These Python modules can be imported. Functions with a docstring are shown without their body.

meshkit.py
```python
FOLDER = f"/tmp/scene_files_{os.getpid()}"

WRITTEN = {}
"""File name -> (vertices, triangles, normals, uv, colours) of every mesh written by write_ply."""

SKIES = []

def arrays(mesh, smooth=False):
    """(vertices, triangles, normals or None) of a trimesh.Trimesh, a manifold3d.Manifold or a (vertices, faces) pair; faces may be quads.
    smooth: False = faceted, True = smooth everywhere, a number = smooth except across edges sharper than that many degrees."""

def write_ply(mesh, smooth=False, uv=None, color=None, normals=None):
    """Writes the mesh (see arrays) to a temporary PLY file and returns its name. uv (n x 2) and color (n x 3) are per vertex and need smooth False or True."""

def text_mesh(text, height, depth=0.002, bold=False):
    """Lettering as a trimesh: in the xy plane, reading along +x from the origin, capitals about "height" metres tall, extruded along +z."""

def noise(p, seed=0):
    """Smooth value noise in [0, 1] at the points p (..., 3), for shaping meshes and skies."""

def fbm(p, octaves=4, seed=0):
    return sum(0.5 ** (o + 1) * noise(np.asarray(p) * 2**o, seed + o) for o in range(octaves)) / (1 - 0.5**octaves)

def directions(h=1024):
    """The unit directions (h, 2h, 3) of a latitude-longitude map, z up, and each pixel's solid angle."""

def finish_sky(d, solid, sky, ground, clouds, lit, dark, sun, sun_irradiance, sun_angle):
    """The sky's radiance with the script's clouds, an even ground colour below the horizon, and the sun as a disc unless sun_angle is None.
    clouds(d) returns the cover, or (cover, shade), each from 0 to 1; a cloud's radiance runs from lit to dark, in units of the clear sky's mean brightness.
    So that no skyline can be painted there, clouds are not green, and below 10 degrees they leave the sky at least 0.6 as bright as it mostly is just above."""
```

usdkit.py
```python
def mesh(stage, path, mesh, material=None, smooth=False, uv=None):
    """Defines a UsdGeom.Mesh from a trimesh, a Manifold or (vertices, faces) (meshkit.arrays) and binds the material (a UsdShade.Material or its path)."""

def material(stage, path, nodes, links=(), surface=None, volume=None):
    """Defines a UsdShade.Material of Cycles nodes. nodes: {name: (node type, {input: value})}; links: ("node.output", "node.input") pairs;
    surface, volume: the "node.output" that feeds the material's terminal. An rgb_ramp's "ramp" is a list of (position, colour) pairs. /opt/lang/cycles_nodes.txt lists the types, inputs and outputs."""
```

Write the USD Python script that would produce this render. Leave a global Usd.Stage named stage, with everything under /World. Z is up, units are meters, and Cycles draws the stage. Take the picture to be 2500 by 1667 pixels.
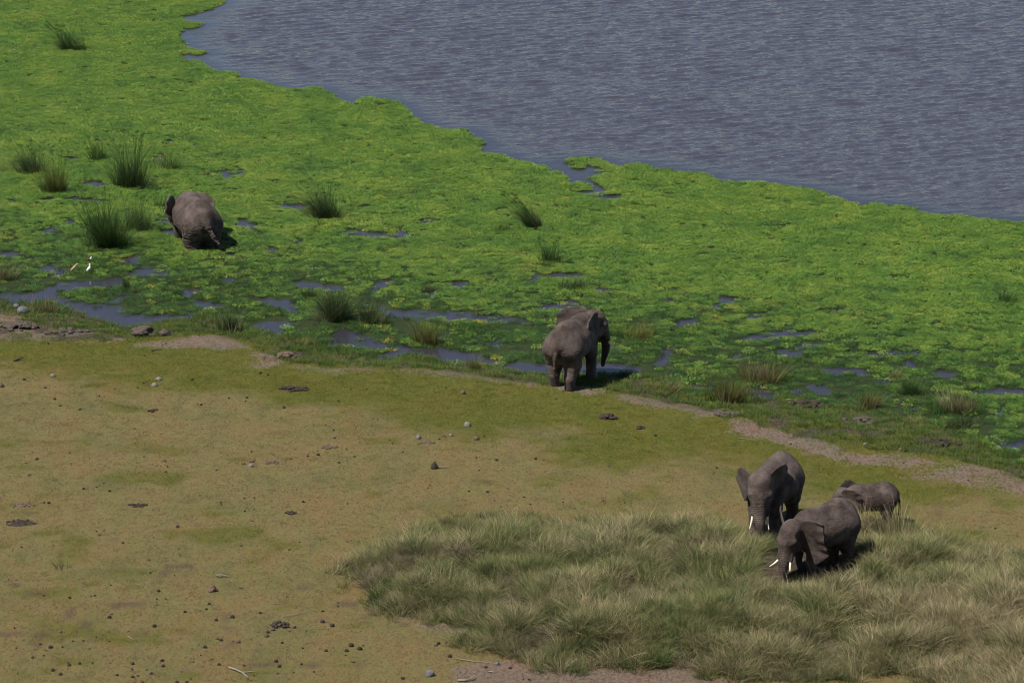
import math, random
import numpy as np, trimesh, shapely, usdkit, meshkit
from shapely.geometry import Polygon, LineString
from shapely.ops import unary_union
from scipy.spatial import cKDTree
from scipy import ndimage
from pxr import Usd, UsdGeom, UsdLux, UsdShade, Gf, Sdf, Vt

stage = Usd.Stage.CreateInMemory()
UsdGeom.SetStageUpAxis(stage, "Z")
UsdGeom.SetStageMetersPerUnit(stage, 1.0)
UsdGeom.Xform.Define(stage, "/World")
UsdGeom.Scope.Define(stage, "/World/Looks")

# ------------------------------------------------------------------ camera, sky, sun
CAM_H, PITCH, FPX = 34.35, math.radians(17.0), 7800.0
PW, PH = 2500.0, 1667.0
cam = UsdGeom.Camera.Define(stage, "/World/camera")
cam.AddTranslateOp().Set(Gf.Vec3d(0, 0, CAM_H))
cam.AddRotateXOp().Set(90 - math.degrees(PITCH))
cam.CreateHorizontalApertureAttr(36.0)
cam.CreateVerticalApertureAttr(36.0 * PH / PW)
cam.CreateFocalLengthAttr(36.0 * FPX / PW)
cam.CreateClippingRangeAttr(Gf.Vec2f(1.0, 20000.0))
cam.CreateExposureAttr(0.62)

SUN_EL, SUN_A = math.radians(58), math.radians(31)
S = np.array([-math.cos(SUN_A) * math.cos(SUN_EL), -math.sin(SUN_A) * math.cos(SUN_EL), math.sin(SUN_EL)])
usdkit.material(stage, "/World/Looks/sky_look", {
    "sky": ("sky_texture", {"sky_type": "single_scattering", "sun_disc": False, "sun_elevation": SUN_EL,
                            "sun_rotation": math.atan2(S[0], S[1]), "altitude": 1100.0, "aerosol_density": 0.8}),
    "bg": ("background_shader", {"strength": 0.063})}, [("sky.color", "bg.color")], surface="bg.background")
dome = UsdLux.DomeLight.Define(stage, "/World/sky")
UsdShade.MaterialBindingAPI.Apply(dome.GetPrim()).Bind(UsdShade.Material.Get(stage, "/World/Looks/sky_look"))
dome.GetPrim().SetCustomDataByKey("kind", "structure")
sun = UsdLux.DistantLight.Define(stage, "/World/sun")
sun.CreateIntensityAttr(1.25)
sun.CreateAngleAttr(0.53)
sun.CreateNormalizeAttr(True)
sun.CreateColorAttr(Gf.Vec3f(1.0, 0.95, 0.88))
_q = Gf.Rotation(Gf.Vec3d(0, 0, 1), Gf.Vec3d(*S)).GetQuat()
sun.AddOrientOp(UsdGeom.XformOp.PrecisionDouble).Set(Gf.Quatd(_q.GetReal(), _q.GetImaginary()))

# ------------------------------------------------------------------ helpers
used = {}
def numbered(parent, name):
    k = used.get((parent, name), 0)
    used[(parent, name)] = k + 1
    return f"{parent}/{name}" + (f"_{k:03d}" if k else "")

def tag(prim, label=None, cat=None, group=None, kind=None):
    for k, v in (("label", label), ("category", cat), ("group", group), ("kind", kind)):
        if v:
            prim.SetCustomDataByKey(k, v)
    return prim

def thing(name, label, cat, loc=(0, 0, 0), rz=0.0, group=None, scale=None):
    x = UsdGeom.Xform.Define(stage, numbered("/World", name))
    x.AddTranslateOp().Set(Gf.Vec3d(*map(float, loc)))
    x.AddRotateZOp().Set(float(rz))
    if scale:
        x.AddScaleOp().Set(Gf.Vec3f(scale, scale, scale))
    return tag(x.GetPrim(), label, cat, group)

def obj(name, mesh, mat, parent=None, smooth=False, attrs=None, **kw):
    p = numbered(str(parent.GetPath()) if parent is not None else "/World", name)
    m = usdkit.mesh(stage, p, mesh, mat, smooth=smooth)
    for k, v in (attrs or {}).items():
        UsdGeom.PrimvarsAPI(m).CreatePrimvar(k, Sdf.ValueTypeNames.FloatArray, "vertex").Set(Vt.FloatArray.FromNumpy(np.asarray(v, np.float32)))
    return tag(m.GetPrim(), **kw)

def smooth01(x, a, b):
    t = np.clip((np.asarray(x, float) - a) / (b - a), 0, 1)
    return t * t * (3 - 2 * t)

def ray(px, py):
    u, v = (np.asarray(px, float) - PW / 2) / FPX, (PH / 2 - np.asarray(py, float)) / FPX
    c, s = math.cos(PITCH), math.sin(PITCH)
    return np.stack([u, c + v * s, -s + v * c], -1)

def at(px, py, z=0.0):
    """the point at height z that a point of the photograph shows"""
    d = ray(px, py)
    t = (z - CAM_H) / d[..., 2]
    return d[..., :2] * t[..., None]

def poly(pts, z=0.0, off=(0, 0), k=1.0):
    p = np.asarray(pts, float) / k + np.asarray(off, float)
    return Polygon(at(p[:, 0], p[:, 1], z)).buffer(0)

def fb(x, y, sc, seed=0, oct=4):
    x, y = np.broadcast_arrays(np.asarray(x, float), np.asarray(y, float))
    return meshkit.fbm(np.stack([x / sc, y / sc, np.full(x.shape, seed * 3.7 + 0.3)], -1), oct, seed)

# ------------------------------------------------------------------ plan of the shore (points measured on the photograph, laid on the ground)
SHORE = [(536, -60), (560, -20), (536, 3), (506, 18), (476, 28), (443, 37), (446, 46), (494, 54), (482, 60), (446, 67), (432, 77), (432, 89), (455, 98), (452, 113),
         (506, 119), (476, 128), (426, 128), (446, 140), (488, 146), (506, 161), (533, 170), (565, 170), (583, 181), (613, 190), (655, 199), (684, 211), (700, 212),
         (733, 217), (751, 210), (774, 205), (794, 210), (792, 219), (822, 228), (838, 243), (853, 253), (866, 245), (884, 234), (917, 234), (963, 244), (991, 258), (991, 271),
         (1016, 289), (1042, 296), (1067, 310), (1100, 313), (1129, 312), (1157, 322), (1151, 331), (1182, 340), (1177, 355), (1167, 368), (1190, 370), (1231, 370), (1248, 382),
         (1300, 397), (1332, 405), (1359, 411), (1371, 420), (1388, 429), (1377, 434), (1374, 442), (1388, 441), (1428, 444), (1442, 448), (1439, 456), (1428, 462), (1414, 464),
         (1419, 472), (1448, 469), (1452, 476), (1457, 481), (1479, 483), (1504, 483), (1522, 478), (1527, 470), (1491, 472), (1459, 470), (1479, 465), (1491, 462), (1490, 456),
         (1471, 451), (1453, 444), (1439, 430), (1453, 424), (1479, 421), (1502, 419), (1500, 416), (1479, 414), (1466, 418), (1454, 414), (1479, 407), (1470, 404), (1440, 401),
         (1421, 405), (1402, 404), (1393, 401), (1394, 392), (1379, 388), (1405, 381), (1428, 379), (1453, 382), (1477, 386), (1489, 395), (1509, 405), (1519, 398), (1542, 394),
         (1568, 394), (1584, 398), (1600, 410), (1640, 408), (1690, 416), (1743, 430), (1765, 438), (1871, 441), (1913, 449), (2004, 462), (2020, 471), (2083, 489), (2190, 494),
         (2232, 505), (2264, 516), (2370, 528), (2434, 534), (2500, 535), (2700, 560), (3300, 640)]
LAKE = poly([(p[0], p[1] + 7) for p in SHORE] + [(3300, -60)])
BANK = [(-900, 735), (-300, 733), (0, 735), (40, 748), (72, 742), (115, 752), (160, 760), (225, 775), (255, 780), (319, 799), (345, 802), (365, 795), (434, 782), (490, 772),
        (560, 800), (610, 814), (680, 824), (740, 837), (800, 858), (892, 880), (960, 882), (1010, 866), (1060, 870), (1106, 888), (1180, 895), (1240, 904), (1320, 910), (1400, 916),
        (1480, 920), (1540, 928), (1600, 938), (1660, 957), (1720, 977), (1780, 992), (1830, 985), (1900, 977), (1960, 988), (2020, 1003), (2100, 1012), (2180, 1032), (2230, 1042),
        (2290, 1052), (2340, 1066), (2380, 1094), (2430, 1114), (2500, 1136), (2700, 1200), (3300, 1390)]
LAND = poly(BANK + [(3300, 3600), (-900, 3600)])

A, B, C, D = ((0, 560), 3.92), ((0, 300), 3.92), ((600, 380), 2.767), ((1500, 700), 2.352)
E = ((600, 850), 3.36)
POOLS = [
 (A, [(0, 650), (150, 725), (200, 690), (300, 700), (480, 690), (640, 722), (830, 812), (950, 855), (1250, 935), (1330, 925), (1430, 908), (1500, 872), (1700, 865), (1850, 850), (1925, 805), (1880, 785),
      (1700, 825), (1450, 828), (1250, 815), (1110, 785), (1160, 748), (1060, 728), (900, 720), (700, 682), (560, 655), (490, 620), (620, 562), (800, 567), (1000, 558), (1180, 542), (1165, 448), (1000, 468),
      (850, 498), (640, 500), (440, 560), (330, 605), (180, 612), (0, 610), (-300, 640), (-300, 700)]),
 (A, [(400, 380), (480, 400), (530, 440), (570, 448), (625, 410), (560, 370), (450, 338), (330, 365)]),
 (A, [(1250, 428), (1350, 433), (1550, 447), (1680, 422), (1660, 383), (1500, 368), (1350, 373), (1270, 400)]),
 (A, [(-60, 243), (180, 247), (195, 225), (90, 210), (-60, 218)]), (A, [(490, 240), (580, 262), (600, 235), (520, 228)]),
 (A, [(1730, 600), (1800, 642), (1870, 632), (1900, 602), (2060, 550), (1900, 553), (1740, 568)]), (A, [(2120, 470), (2170, 517), (2260, 512), (2290, 468), (2200, 448)]),
 (A, [(1050, 690), (1130, 702), (1200, 672), (1250, 600), (1150, 638)]), (A, [(1830, 700), (1900, 747), (2060, 742), (2090, 715), (1960, 688)]),
 (A, [(1590, 0), (1600, 62), (1700, 62), (1690, 0)]), (A, [(2130, 250), (2250, 262), (2250, 240), (2150, 236)]), (A, [(1150, 310), (1300, 330), (1380, 280), (1280, 265)]),
 (B, [(620, 352), (790, 347), (800, 330), (690, 323), (640, 328)]), (B, [(740, 592), (960, 617), (1050, 590), (1000, 563), (850, 553), (750, 573)]),
 (B, [(280, 772), (400, 752), (660, 745), (780, 755), (1080, 762), (1080, 733), (860, 718), (700, 710), (600, 735), (450, 728)]), (B, [(1480, 372), (1580, 362), (1600, 318), (1500, 308), (1470, 340)]),
 (B, [(2060, 480), (2100, 490), (2110, 560), (2150, 582), (2170, 530), (2240, 502), (2350, 502), (2350, 463), (2200, 448), (2090, 458)]), (B, [(1450, 962), (1650, 962), (1650, 928), (1500, 932)]),
 (B, [(1540, 1050), (1690, 1077), (1690, 1008), (1600, 1018)]), (B, [(380, 1050), (480, 1047), (580, 1022), (520, 988), (440, 1003)]), (B, [(90, 720), (150, 742), (200, 700), (120, 698)]),
 (B, [(2230, 930), (2300, 985), (2420, 1000), (2400, 912)]), (B, [(610, 960), (700, 987), (740, 960), (680, 933)]), (B, [(-30, 330), (100, 347), (110, 325), (40, 318)]),
 (C, [(0, 440), (30, 482), (150, 492), (225, 502), (220, 485), (100, 463), (20, 428)]), (C, [(150, 330), (240, 352), (430, 372), (430, 353), (330, 328), (200, 318)]), (C, [(260, 280), (275, 302), (330, 285), (300, 270)]),
 (C, [(530, 488), (620, 522), (760, 547), (940, 566), (930, 547), (1140, 552), (1150, 525), (1100, 508), (940, 518), (800, 503), (680, 497), (600, 482)]), (C, [(1170, 440), (1180, 467), (1270, 457), (1310, 418), (1250, 418)]),
 (C, [(1180, 507), (1240, 507), (1240, 490), (1180, 490)]), (C, [(75, 672), (150, 667), (230, 630), (190, 620), (100, 638)]), (C, [(310, 602), (380, 607), (430, 595), (370, 583)]), (C, [(320, 665), (365, 672), (370, 653)]),
 (C, [(435, 772), (480, 772), (510, 738), (450, 743)]), (C, [(300, 860), (400, 902), (480, 900), (560, 912), (700, 907), (720, 895), (620, 878), (500, 868), (360, 853)]),
 (C, [(810, 922), (890, 927), (960, 902), (950, 870), (1000, 838), (910, 838), (880, 870)]), (C, [(1160, 937), (1300, 947), (1325, 920), (1260, 903), (1180, 913)]), (C, [(1380, 892), (1420, 892), (1500, 870), (1480, 848), (1400, 868)]),
 (C, [(40, 987), (130, 1007), (230, 1012), (300, 1052), (340, 1052), (330, 1000), (220, 973), (120, 960)]), (C, [(720, 992), (800, 1022), (810, 983), (740, 978)]),
 (C, [(960, 1050), (1010, 1087), (1150, 1092), (1280, 1087), (1400, 1112), (1560, 1107), (1700, 1117), (1890, 1120), (1870, 1093), (1720, 1078), (1580, 1085), (1480, 1048), (1330, 1058), (1180, 1062), (1100, 1043)]),
 (C, [(60, 1135), (150, 1182), (250, 1217), (280, 1180), (340, 1128), (200, 1126)]), (C, [(600, 1170), (600, 1230), (700, 1280), (900, 1292), (1080, 1312), (1100, 1290), (960, 1258), (850, 1228), (740, 1178), (660, 1163)]),
 (C, [(1350, 1210), (1390, 1232), (1385, 1203)]), (C, [(1620, 1262), (1680, 1270), (1740, 1250), (1680, 1238)]), (C, [(1880, 832), (1950, 852), (2000, 822), (2180, 827), (2280, 822), (2270, 798), (2100, 783), (1940, 793)]),
 (C, [(1970, 1037), (2060, 1042), (2150, 1037), (2310, 1000), (2200, 968), (2080, 998), (2000, 1013)]), (C, [(2090, 340), (2160, 362), (2210, 382), (2200, 353), (2120, 333)]), (C, [(1920, 310), (1960, 342), (2010, 362), (2000, 343), (1940, 308)]),
 (C, [(1500, 45), (1530, 67), (1555, 60), (1540, 40)]), (C, [(580, 170), (630, 190), (650, 180), (620, 163)]), (C, [(760, 347), (830, 352), (870, 340), (820, 333)]), (C, [(680, 642), (780, 637), (720, 623)]),
 (E, [(980, 82), (1100, 87), (1230, 72), (1350, 42), (1480, 47), (1580, 97), (1750, 112), (1850, 105), (2130, 168), (2350, 188), (2500, 200), (2700, 205), (2900, 200), (3180, 190), (3250, 160), (3000, 130), (2700, 135),
      (2350, 138), (2130, 108), (1900, 58), (1830, 28), (1600, 5), (1300, 10), (1150, 38)]),
 (D, [(550, 110), (580, 132), (620, 132), (600, 95), (650, 82), (700, 77), (690, 63), (590, 56), (560, 68)]), (D, [(345, 225), (390, 232), (440, 207), (510, 205), (480, 188), (450, 176), (390, 193)]),
 (D, [(740, 165), (790, 182), (860, 177), (850, 160), (800, 150)]), (D, [(1190, 130), (1250, 140), (1300, 147), (1320, 125), (1200, 123)]),
 (D, [(720, 325), (810, 302), (930, 307), (960, 287), (1110, 277), (1210, 272), (1200, 253), (1080, 258), (960, 250), (820, 275), (750, 298)]), (D, [(670, 410), (720, 417), (740, 400), (690, 393)]),
 (D, [(940, 370), (970, 392), (1050, 397), (1110, 375), (960, 356)]), (D, [(1430, 395), (1500, 407), (1640, 392), (1720, 367), (1690, 348), (1580, 362), (1480, 368)]),
 (D, [(1160, 485), (1260, 497), (1350, 512), (1440, 490), (1420, 468), (1300, 463), (1220, 473)]), (D, [(1470, 545), (1570, 552), (1580, 533), (1500, 533)]), (D, [(230, 440), (310, 437), (350, 380), (330, 345), (270, 355), (250, 410)]),
 (D, [(390, 565), (470, 582), (560, 587), (560, 570), (470, 563)]), (D, [(740, 575), (800, 602), (870, 647), (950, 652), (940, 625), (860, 593), (800, 578)]), (D, [(1090, 560), (1180, 602), (1230, 602), (1260, 570), (1150, 553)]),
 (D, [(1650, 440), (1700, 472), (1740, 460), (1700, 428)]), (D, [(2060, 620), (2160, 617), (2500, 614), (2500, 588), (2200, 583), (2100, 598)]), (D, [(2170, 700), (2210, 717), (2280, 705), (2250, 688)]),
 (D, [(2140, 860), (2180, 902), (2280, 932), (2330, 922), (2280, 893), (2200, 868)]), (D, [(1590, 650), (1640, 672), (1650, 648)]), (D, [(2310, 240), (2400, 257), (2400, 233)]), (D, [(1790, 490), (1850, 507), (1960, 502), (1900, 483)]),
 (D, [(2050, 365), (2100, 382), (2120, 366)]),
]
POOL = unary_union([poly(p, 0.0, o[0], o[1]) for o, p in POOLS])
THICK = [(872, 1411), (866, 1385), (900, 1360), (960, 1335), (1060, 1302), (1150, 1282), (1240, 1270), (1340, 1277), (1400, 1297), (1470, 1277), (1640, 1282), (1750, 1290), (1830, 1312), (1920, 1330), (2030, 1318), (2080, 1300),
         (2190, 1300), (2230, 1318), (2320, 1338), (2500, 1358), (2900, 1400), (2900, 1900), (2380, 1780), (2300, 1672), (2192, 1646), (2120, 1650), (1939, 1672), (1795, 1653), (1686, 1635), (1573, 1623), (1464, 1630), (1392, 1637),
         (1320, 1623), (1266, 1616), (1211, 1598), (1150, 1577), (1168, 1535), (1114, 1527), (1052, 1516), (995, 1502), (922, 1491), (890, 1450)]
THICKET = poly(THICK, 0.3)

# rasters of the plan, 0.1 m
GX, GY, GS = -36.0, 70.0, 0.1
NX, NY = 721, 1201
gx, gy = np.meshgrid(GX + GS * np.arange(NX), GY + GS * np.arange(NY))
wx = gx + 0.5 * (fb(gx, gy, 0.7, 1) - 0.5) + 0.22 * (fb(gx, gy, 0.2, 3, 2) - 0.5)
wy = gy + 0.7 * (fb(gx, gy, 0.7, 2) - 0.5) + 0.35 * (fb(gx, gy, 0.2, 4, 2) - 0.5)

def raster(geom, x=wx, y=wy):
    shapely.prepare(geom)
    return shapely.contains_xy(geom, x, y)

def sdist(mask):
    return (ndimage.distance_transform_edt(mask) - ndimage.distance_transform_edt(~mask)) * GS

land, lake = raster(LAND), raster(LAKE)
isles = (fb(gx, gy * 1.3, 0.8, 9, 3) > 0.64) & (gx > -11)
pool = np.zeros_like(land)
for g in POOL.geoms:
    pool |= raster(g) | raster(g, wx, wy + 0.22)
pool &= ~isles
dl = sdist(land)
dlake = sdist(lake)
gapn = fb(gx, gy * 0.6, 0.55, 7, 3)
gapp = 0.235 + 0.07 * smooth01(-dl, 26, 3)
gaps = (gapn < gapp) & (fb(gx, gy, 6.0, 8, 3) > 0.47)
water_mask = (lake | pool | gaps) & ~land
mat = ~land & ~water_mask
dmat = sdist(mat)
dpool = sdist(pool & ~land)
dthick = sdist(raster(THICKET))

def look_up(field, x, y):
    i = np.clip((np.asarray(y) - GY) / GS, 0, NY - 1)
    j = np.clip((np.asarray(x) - GX) / GS, 0, NX - 1)
    return ndimage.map_coordinates(field, [np.atleast_1d(i), np.atleast_1d(j)], order=1, mode="nearest").reshape(np.shape(i))

zl = 0.34 * smooth01(dl, -0.4, 2.6) + 0.05 * (fb(gx, gy, 3.0, 11) - 0.5)
clods = smooth01(dl, -1.2, 0.2) * smooth01(dl, 3.2, 1.4)
clods *= np.clip(0.35 + smooth01(gx, 4, 10) + smooth01(gx, -14, -18), 0, 1)
zl += clods * 0.42 * np.clip(fb(gx, gy, 0.45, 12, 4) - 0.42, -0.12, 1)
zl += 0.27 * smooth01(dthick, 0.3, 3.0) * smooth01(gx, 21, 10) + smooth01(dthick, 0.1, 1.5) * (1.5 * (fb(gx, gy, 1.5, 13, 3) - 0.42))
zm = np.clip(dmat * 0.5, -0.4, 0.03) + 0.03 * (fb(gx, gy, 0.4, 14) - 0.5) * (dmat > 0)
zm = np.where(dlake > 0, np.minimum(zm, -0.25 - 0.15 * np.clip(dlake, 0, 12)), zm)
blend = smooth01(dl, -0.5, 0.3)
height = np.where(pool, zm, zm * (1 - blend) + zl * blend)
height = ndimage.gaussian_filter(height, 0.6)
def ground_z(x, y):
    return look_up(height, x, y)

def on_ground(px, py, dz=0.0):
    z = np.zeros(np.shape(px))
    for _ in range(12):
        p = at(px, py, z)
        z = 0.5 * z + 0.5 * (ground_z(p[..., 0], p[..., 1]) + dz)
    p = at(px, py, z)
    return np.concatenate([p, (ground_z(p[..., 0], p[..., 1]))[..., None]], -1)

# ------------------------------------------------------------------ colours of the lawn: worn, green and muddy zones
def zone(pts, soft, z=0.3):
    g = poly(pts, z)
    return smooth01(sdist(raster(g)), -soft, soft)

def worn(line, half, z=0.3):
    p = np.asarray(line, float)
    g = LineString(at(p[:, 0], p[:, 1], z)).buffer(half)
    return smooth01(sdist(raster(g)), -0.5, 0.5)

green = zone([(-400, 700), (3000, 700), (3000, 1260), (2500, 1228), (2200, 1225), (1967, 1200), (1795, 1140), (1676, 1131), (1498, 1131), (1408, 1118), (1350, 1088), (1320, 1060), (1200, 1056), (1000, 1020),
              (880, 1004), (700, 985), (420, 945), (0, 915), (-400, 890)], 2.6)
green = np.clip(green * 1.1 + 1.1 * (fb(gx, gy, 2.4, 21) - 0.5) + 0.9 * (fb(gx, gy * 1.4, 0.7, 25, 3) - 0.5), 0, 1)
green = np.maximum(green, 0.6 * smooth01(fb(gx, gy * 1.3, 2.2, 26, 4), 0.52, 0.68))
bare = np.maximum.reduce([zone([(327, 845), (400, 832), (500, 820), (560, 822), (600, 840), (620, 852), (540, 856), (460, 848), (380, 850)], 0.35),
                          worn([(640, 868), (680, 885), (640, 893)], 0.35), 0.75 * worn([(680, 893), (760, 902), (900, 905), (1080, 912), (1180, 922), (1290, 940)], 0.32), worn([(1380, 950), (1440, 955)], 0.4),
                          worn([(1540, 975), (1600, 982), (1680, 993), (1745, 1003)], 0.5), zone([(1690, 998), (1760, 1000), (1750, 1018), (1700, 1022)], 0.3),
                          worn([(1815, 1040), (1900, 1068), (2000, 1096)], 0.6), zone([(1960, 1092), (2060, 1108), (2200, 1118), (2330, 1130), (2280, 1142), (2150, 1142), (2040, 1128)], 0.7),
                          0.85 * zone([(2180, 1150), (2330, 1140), (2420, 1125), (2600, 1180), (2600, 1225), (2400, 1200), (2250, 1170)], 1.0),
                          0.8 * zone([(-300, 770), (0, 770), (60, 775), (120, 800), (200, 815), (330, 830), (250, 840), (0, 836), (-300, 840)], 0.6),
                          zone([(1100, 1640), (1200, 1612), (1330, 1625), (1480, 1632), (1680, 1640), (1800, 1660), (1900, 1700), (1100, 1750)], 0.5), zone([(1660, 1590), (1690, 1600), (1700, 1640), (1650, 1640)], 0.3),
                          0.7 * worn([(930, 1500), (1060, 1525), (1170, 1545)], 0.3)])
bare = np.clip(bare * 1.05 + 1.9 * (fb(gx, gy, 0.9, 22) - 0.55) * (bare > 0.02), 0, 1)
iy = np.clip((118.0 - gy) / 30, 0, 1)
mud = 0.62 * smooth01(fb(gx, gy * 0.8, 0.6, 23), 0.62 - 0.1 * smooth01(gy, 94, 84) * smooth01(gx, -2, -6), 0.72) * smooth01(dl, 2, 4) * smooth01(gy, 112, 90)
EDGE = [(-900, 835), (-300, 835), (0, 836), (150, 838), (300, 835), (420, 822), (540, 815), (615, 835), (640, 875), (720, 890), (850, 898), (1000, 902), (1100, 909), (1200, 922), (1320, 944), (1420, 948), (1530, 962), (1620, 980),
        (1700, 995), (1800, 1035), (1900, 1058), (2000, 1082), (2100, 1100), (2250, 1112), (2350, 1122), (2450, 1158), (2600, 1200), (3300, 1420)]
dedge = sdist(raster(poly(EDGE + [(3300, -300), (-900, -300)], 0.25)))
belt = smooth01(dedge, -0.5, 0.5) * smooth01(dl, -0.8, 0.2)
rim = smooth01(dl, -1.6, -0.2) * smooth01(dl, 2.4, 1.0)
mud = np.maximum(mud, np.maximum(rim * 0.8, belt) * smooth01(fb(gx, gy * 1.3, 0.75, 24), 0.46, 0.6))
green = np.maximum(green, belt)
mud = np.maximum(mud, 0.85 * smooth01(dthick, -0.2, 0.6))

# ------------------------------------------------------------------ materials
L = "/World/Looks/"
def simple(name, color, rough=0.85, vary=0.35, scale=6.0, bump=0.0, bscale=30.0, color2=None, spec=0.25, trans=0.0):
    c2 = color2 if color2 is not None else tuple(c * (1 - vary) for c in color)
    nodes = {"geo": ("geometry", {}), "n": ("noise_texture", {"scale": scale, "detail": 5.0, "roughness": 0.6}),
             "r": ("rgb_ramp", {"ramp": [(0.3, c2), (0.68, color)]}),
             "p": ("principled_bsdf", {"roughness": rough, "specular_ior_level": spec})}
    links = [("geo.position", "n.vector"), ("n.fac", "r.fac"), ("r.color", "p.base_color")]
    if bump:
        nodes["bn"] = ("noise_texture", {"scale": bscale, "detail": 4.0, "roughness": 0.65})
        nodes["b"] = ("bump", {"strength": bump, "distance": 0.03})
        links += [("geo.position", "bn.vector"), ("bn.fac", "b.height"), ("b.normal", "p.normal")]
    out = "p.BSDF"
    if trans:
        nodes["t"] = ("translucent_bsdf", {})
        nodes["m"] = ("mix_closure", {"fac": trans})
        links += [("r.color", "t.color"), ("p.BSDF", "m.closure1"), ("t.BSDF", "m.closure2")]
        out = "m.closure"
    return usdkit.material(stage, L + name, nodes, links, surface=out)

def leafy(name, ramp, patch_scale=0.35, trans=0.3, rough=0.5, spec=0.3, rnd=0.5, tip=None, foot=None, leaf=0.5):
    """leaf colour drawn from a ramp by a slow field over the ground and by each copy's own number"""
    nodes = {"geo": ("geometry", {}), "oi": ("object_info", {}), "n": ("noise_texture", {"scale": patch_scale, "detail": 4.0, "roughness": 0.6}),
             "mx": ("mix_float", {"fac": rnd}), "r": ("rgb_ramp", {"ramp": ramp}),
             "p": ("principled_bsdf", {"roughness": rough, "specular_ior_level": spec}), "t": ("translucent_bsdf", {}), "m": ("mix_closure", {"fac": trans})}
    # every leaf or blade has a tone of its own
    nodes["iv"] = ("rgb_ramp", {"ramp": [(0.0, (1 - leaf,) * 3), (0.5, (1, 1, 1)), (0.85, (1 + 0.6 * leaf,) * 3), (1.0, (1 + 1.3 * leaf,) * 3)]})
    nodes["tone"] = ("attribute", {"attribute": "tone"})
    nodes["im"] = ("mix", {"mix_type": "multiply", "fac": 1.0})
    links = [("geo.position", "n.vector"), ("n.fac", "mx.a"), ("oi.random", "mx.b"), ("mx.result", "r.fac"), ("tone.fac", "iv.fac"), ("r.color", "im.color1"), ("iv.color", "im.color2"),
             ("im.color", "p.base_color"), ("im.color", "t.color"), ("p.BSDF", "m.closure1"), ("t.BSDF", "m.closure2")]
    if tip is not None:                     # blades that are paler (drier) towards their tips and brown at the foot
        nodes["al"] = ("attribute", {"attribute": "along"})
        nodes["tr"] = ("rgb_ramp", {"ramp": [(0.0, foot), (0.35, (1, 1, 1)), (0.6, (1, 1, 1)), (1.0, tip)]})
        nodes["tm"] = ("mix", {"mix_type": "multiply", "fac": 1.0})
        links = [l for l in links if not l[0].startswith("im.color")] + [("al.fac", "tr.fac"), ("im.color", "tm.color1"), ("tr.color", "tm.color2"), ("tm.color", "p.base_color"), ("tm.color", "t.color")]
    return usdkit.material(stage, L + name, nodes, links, surface="m.closure")

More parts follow.
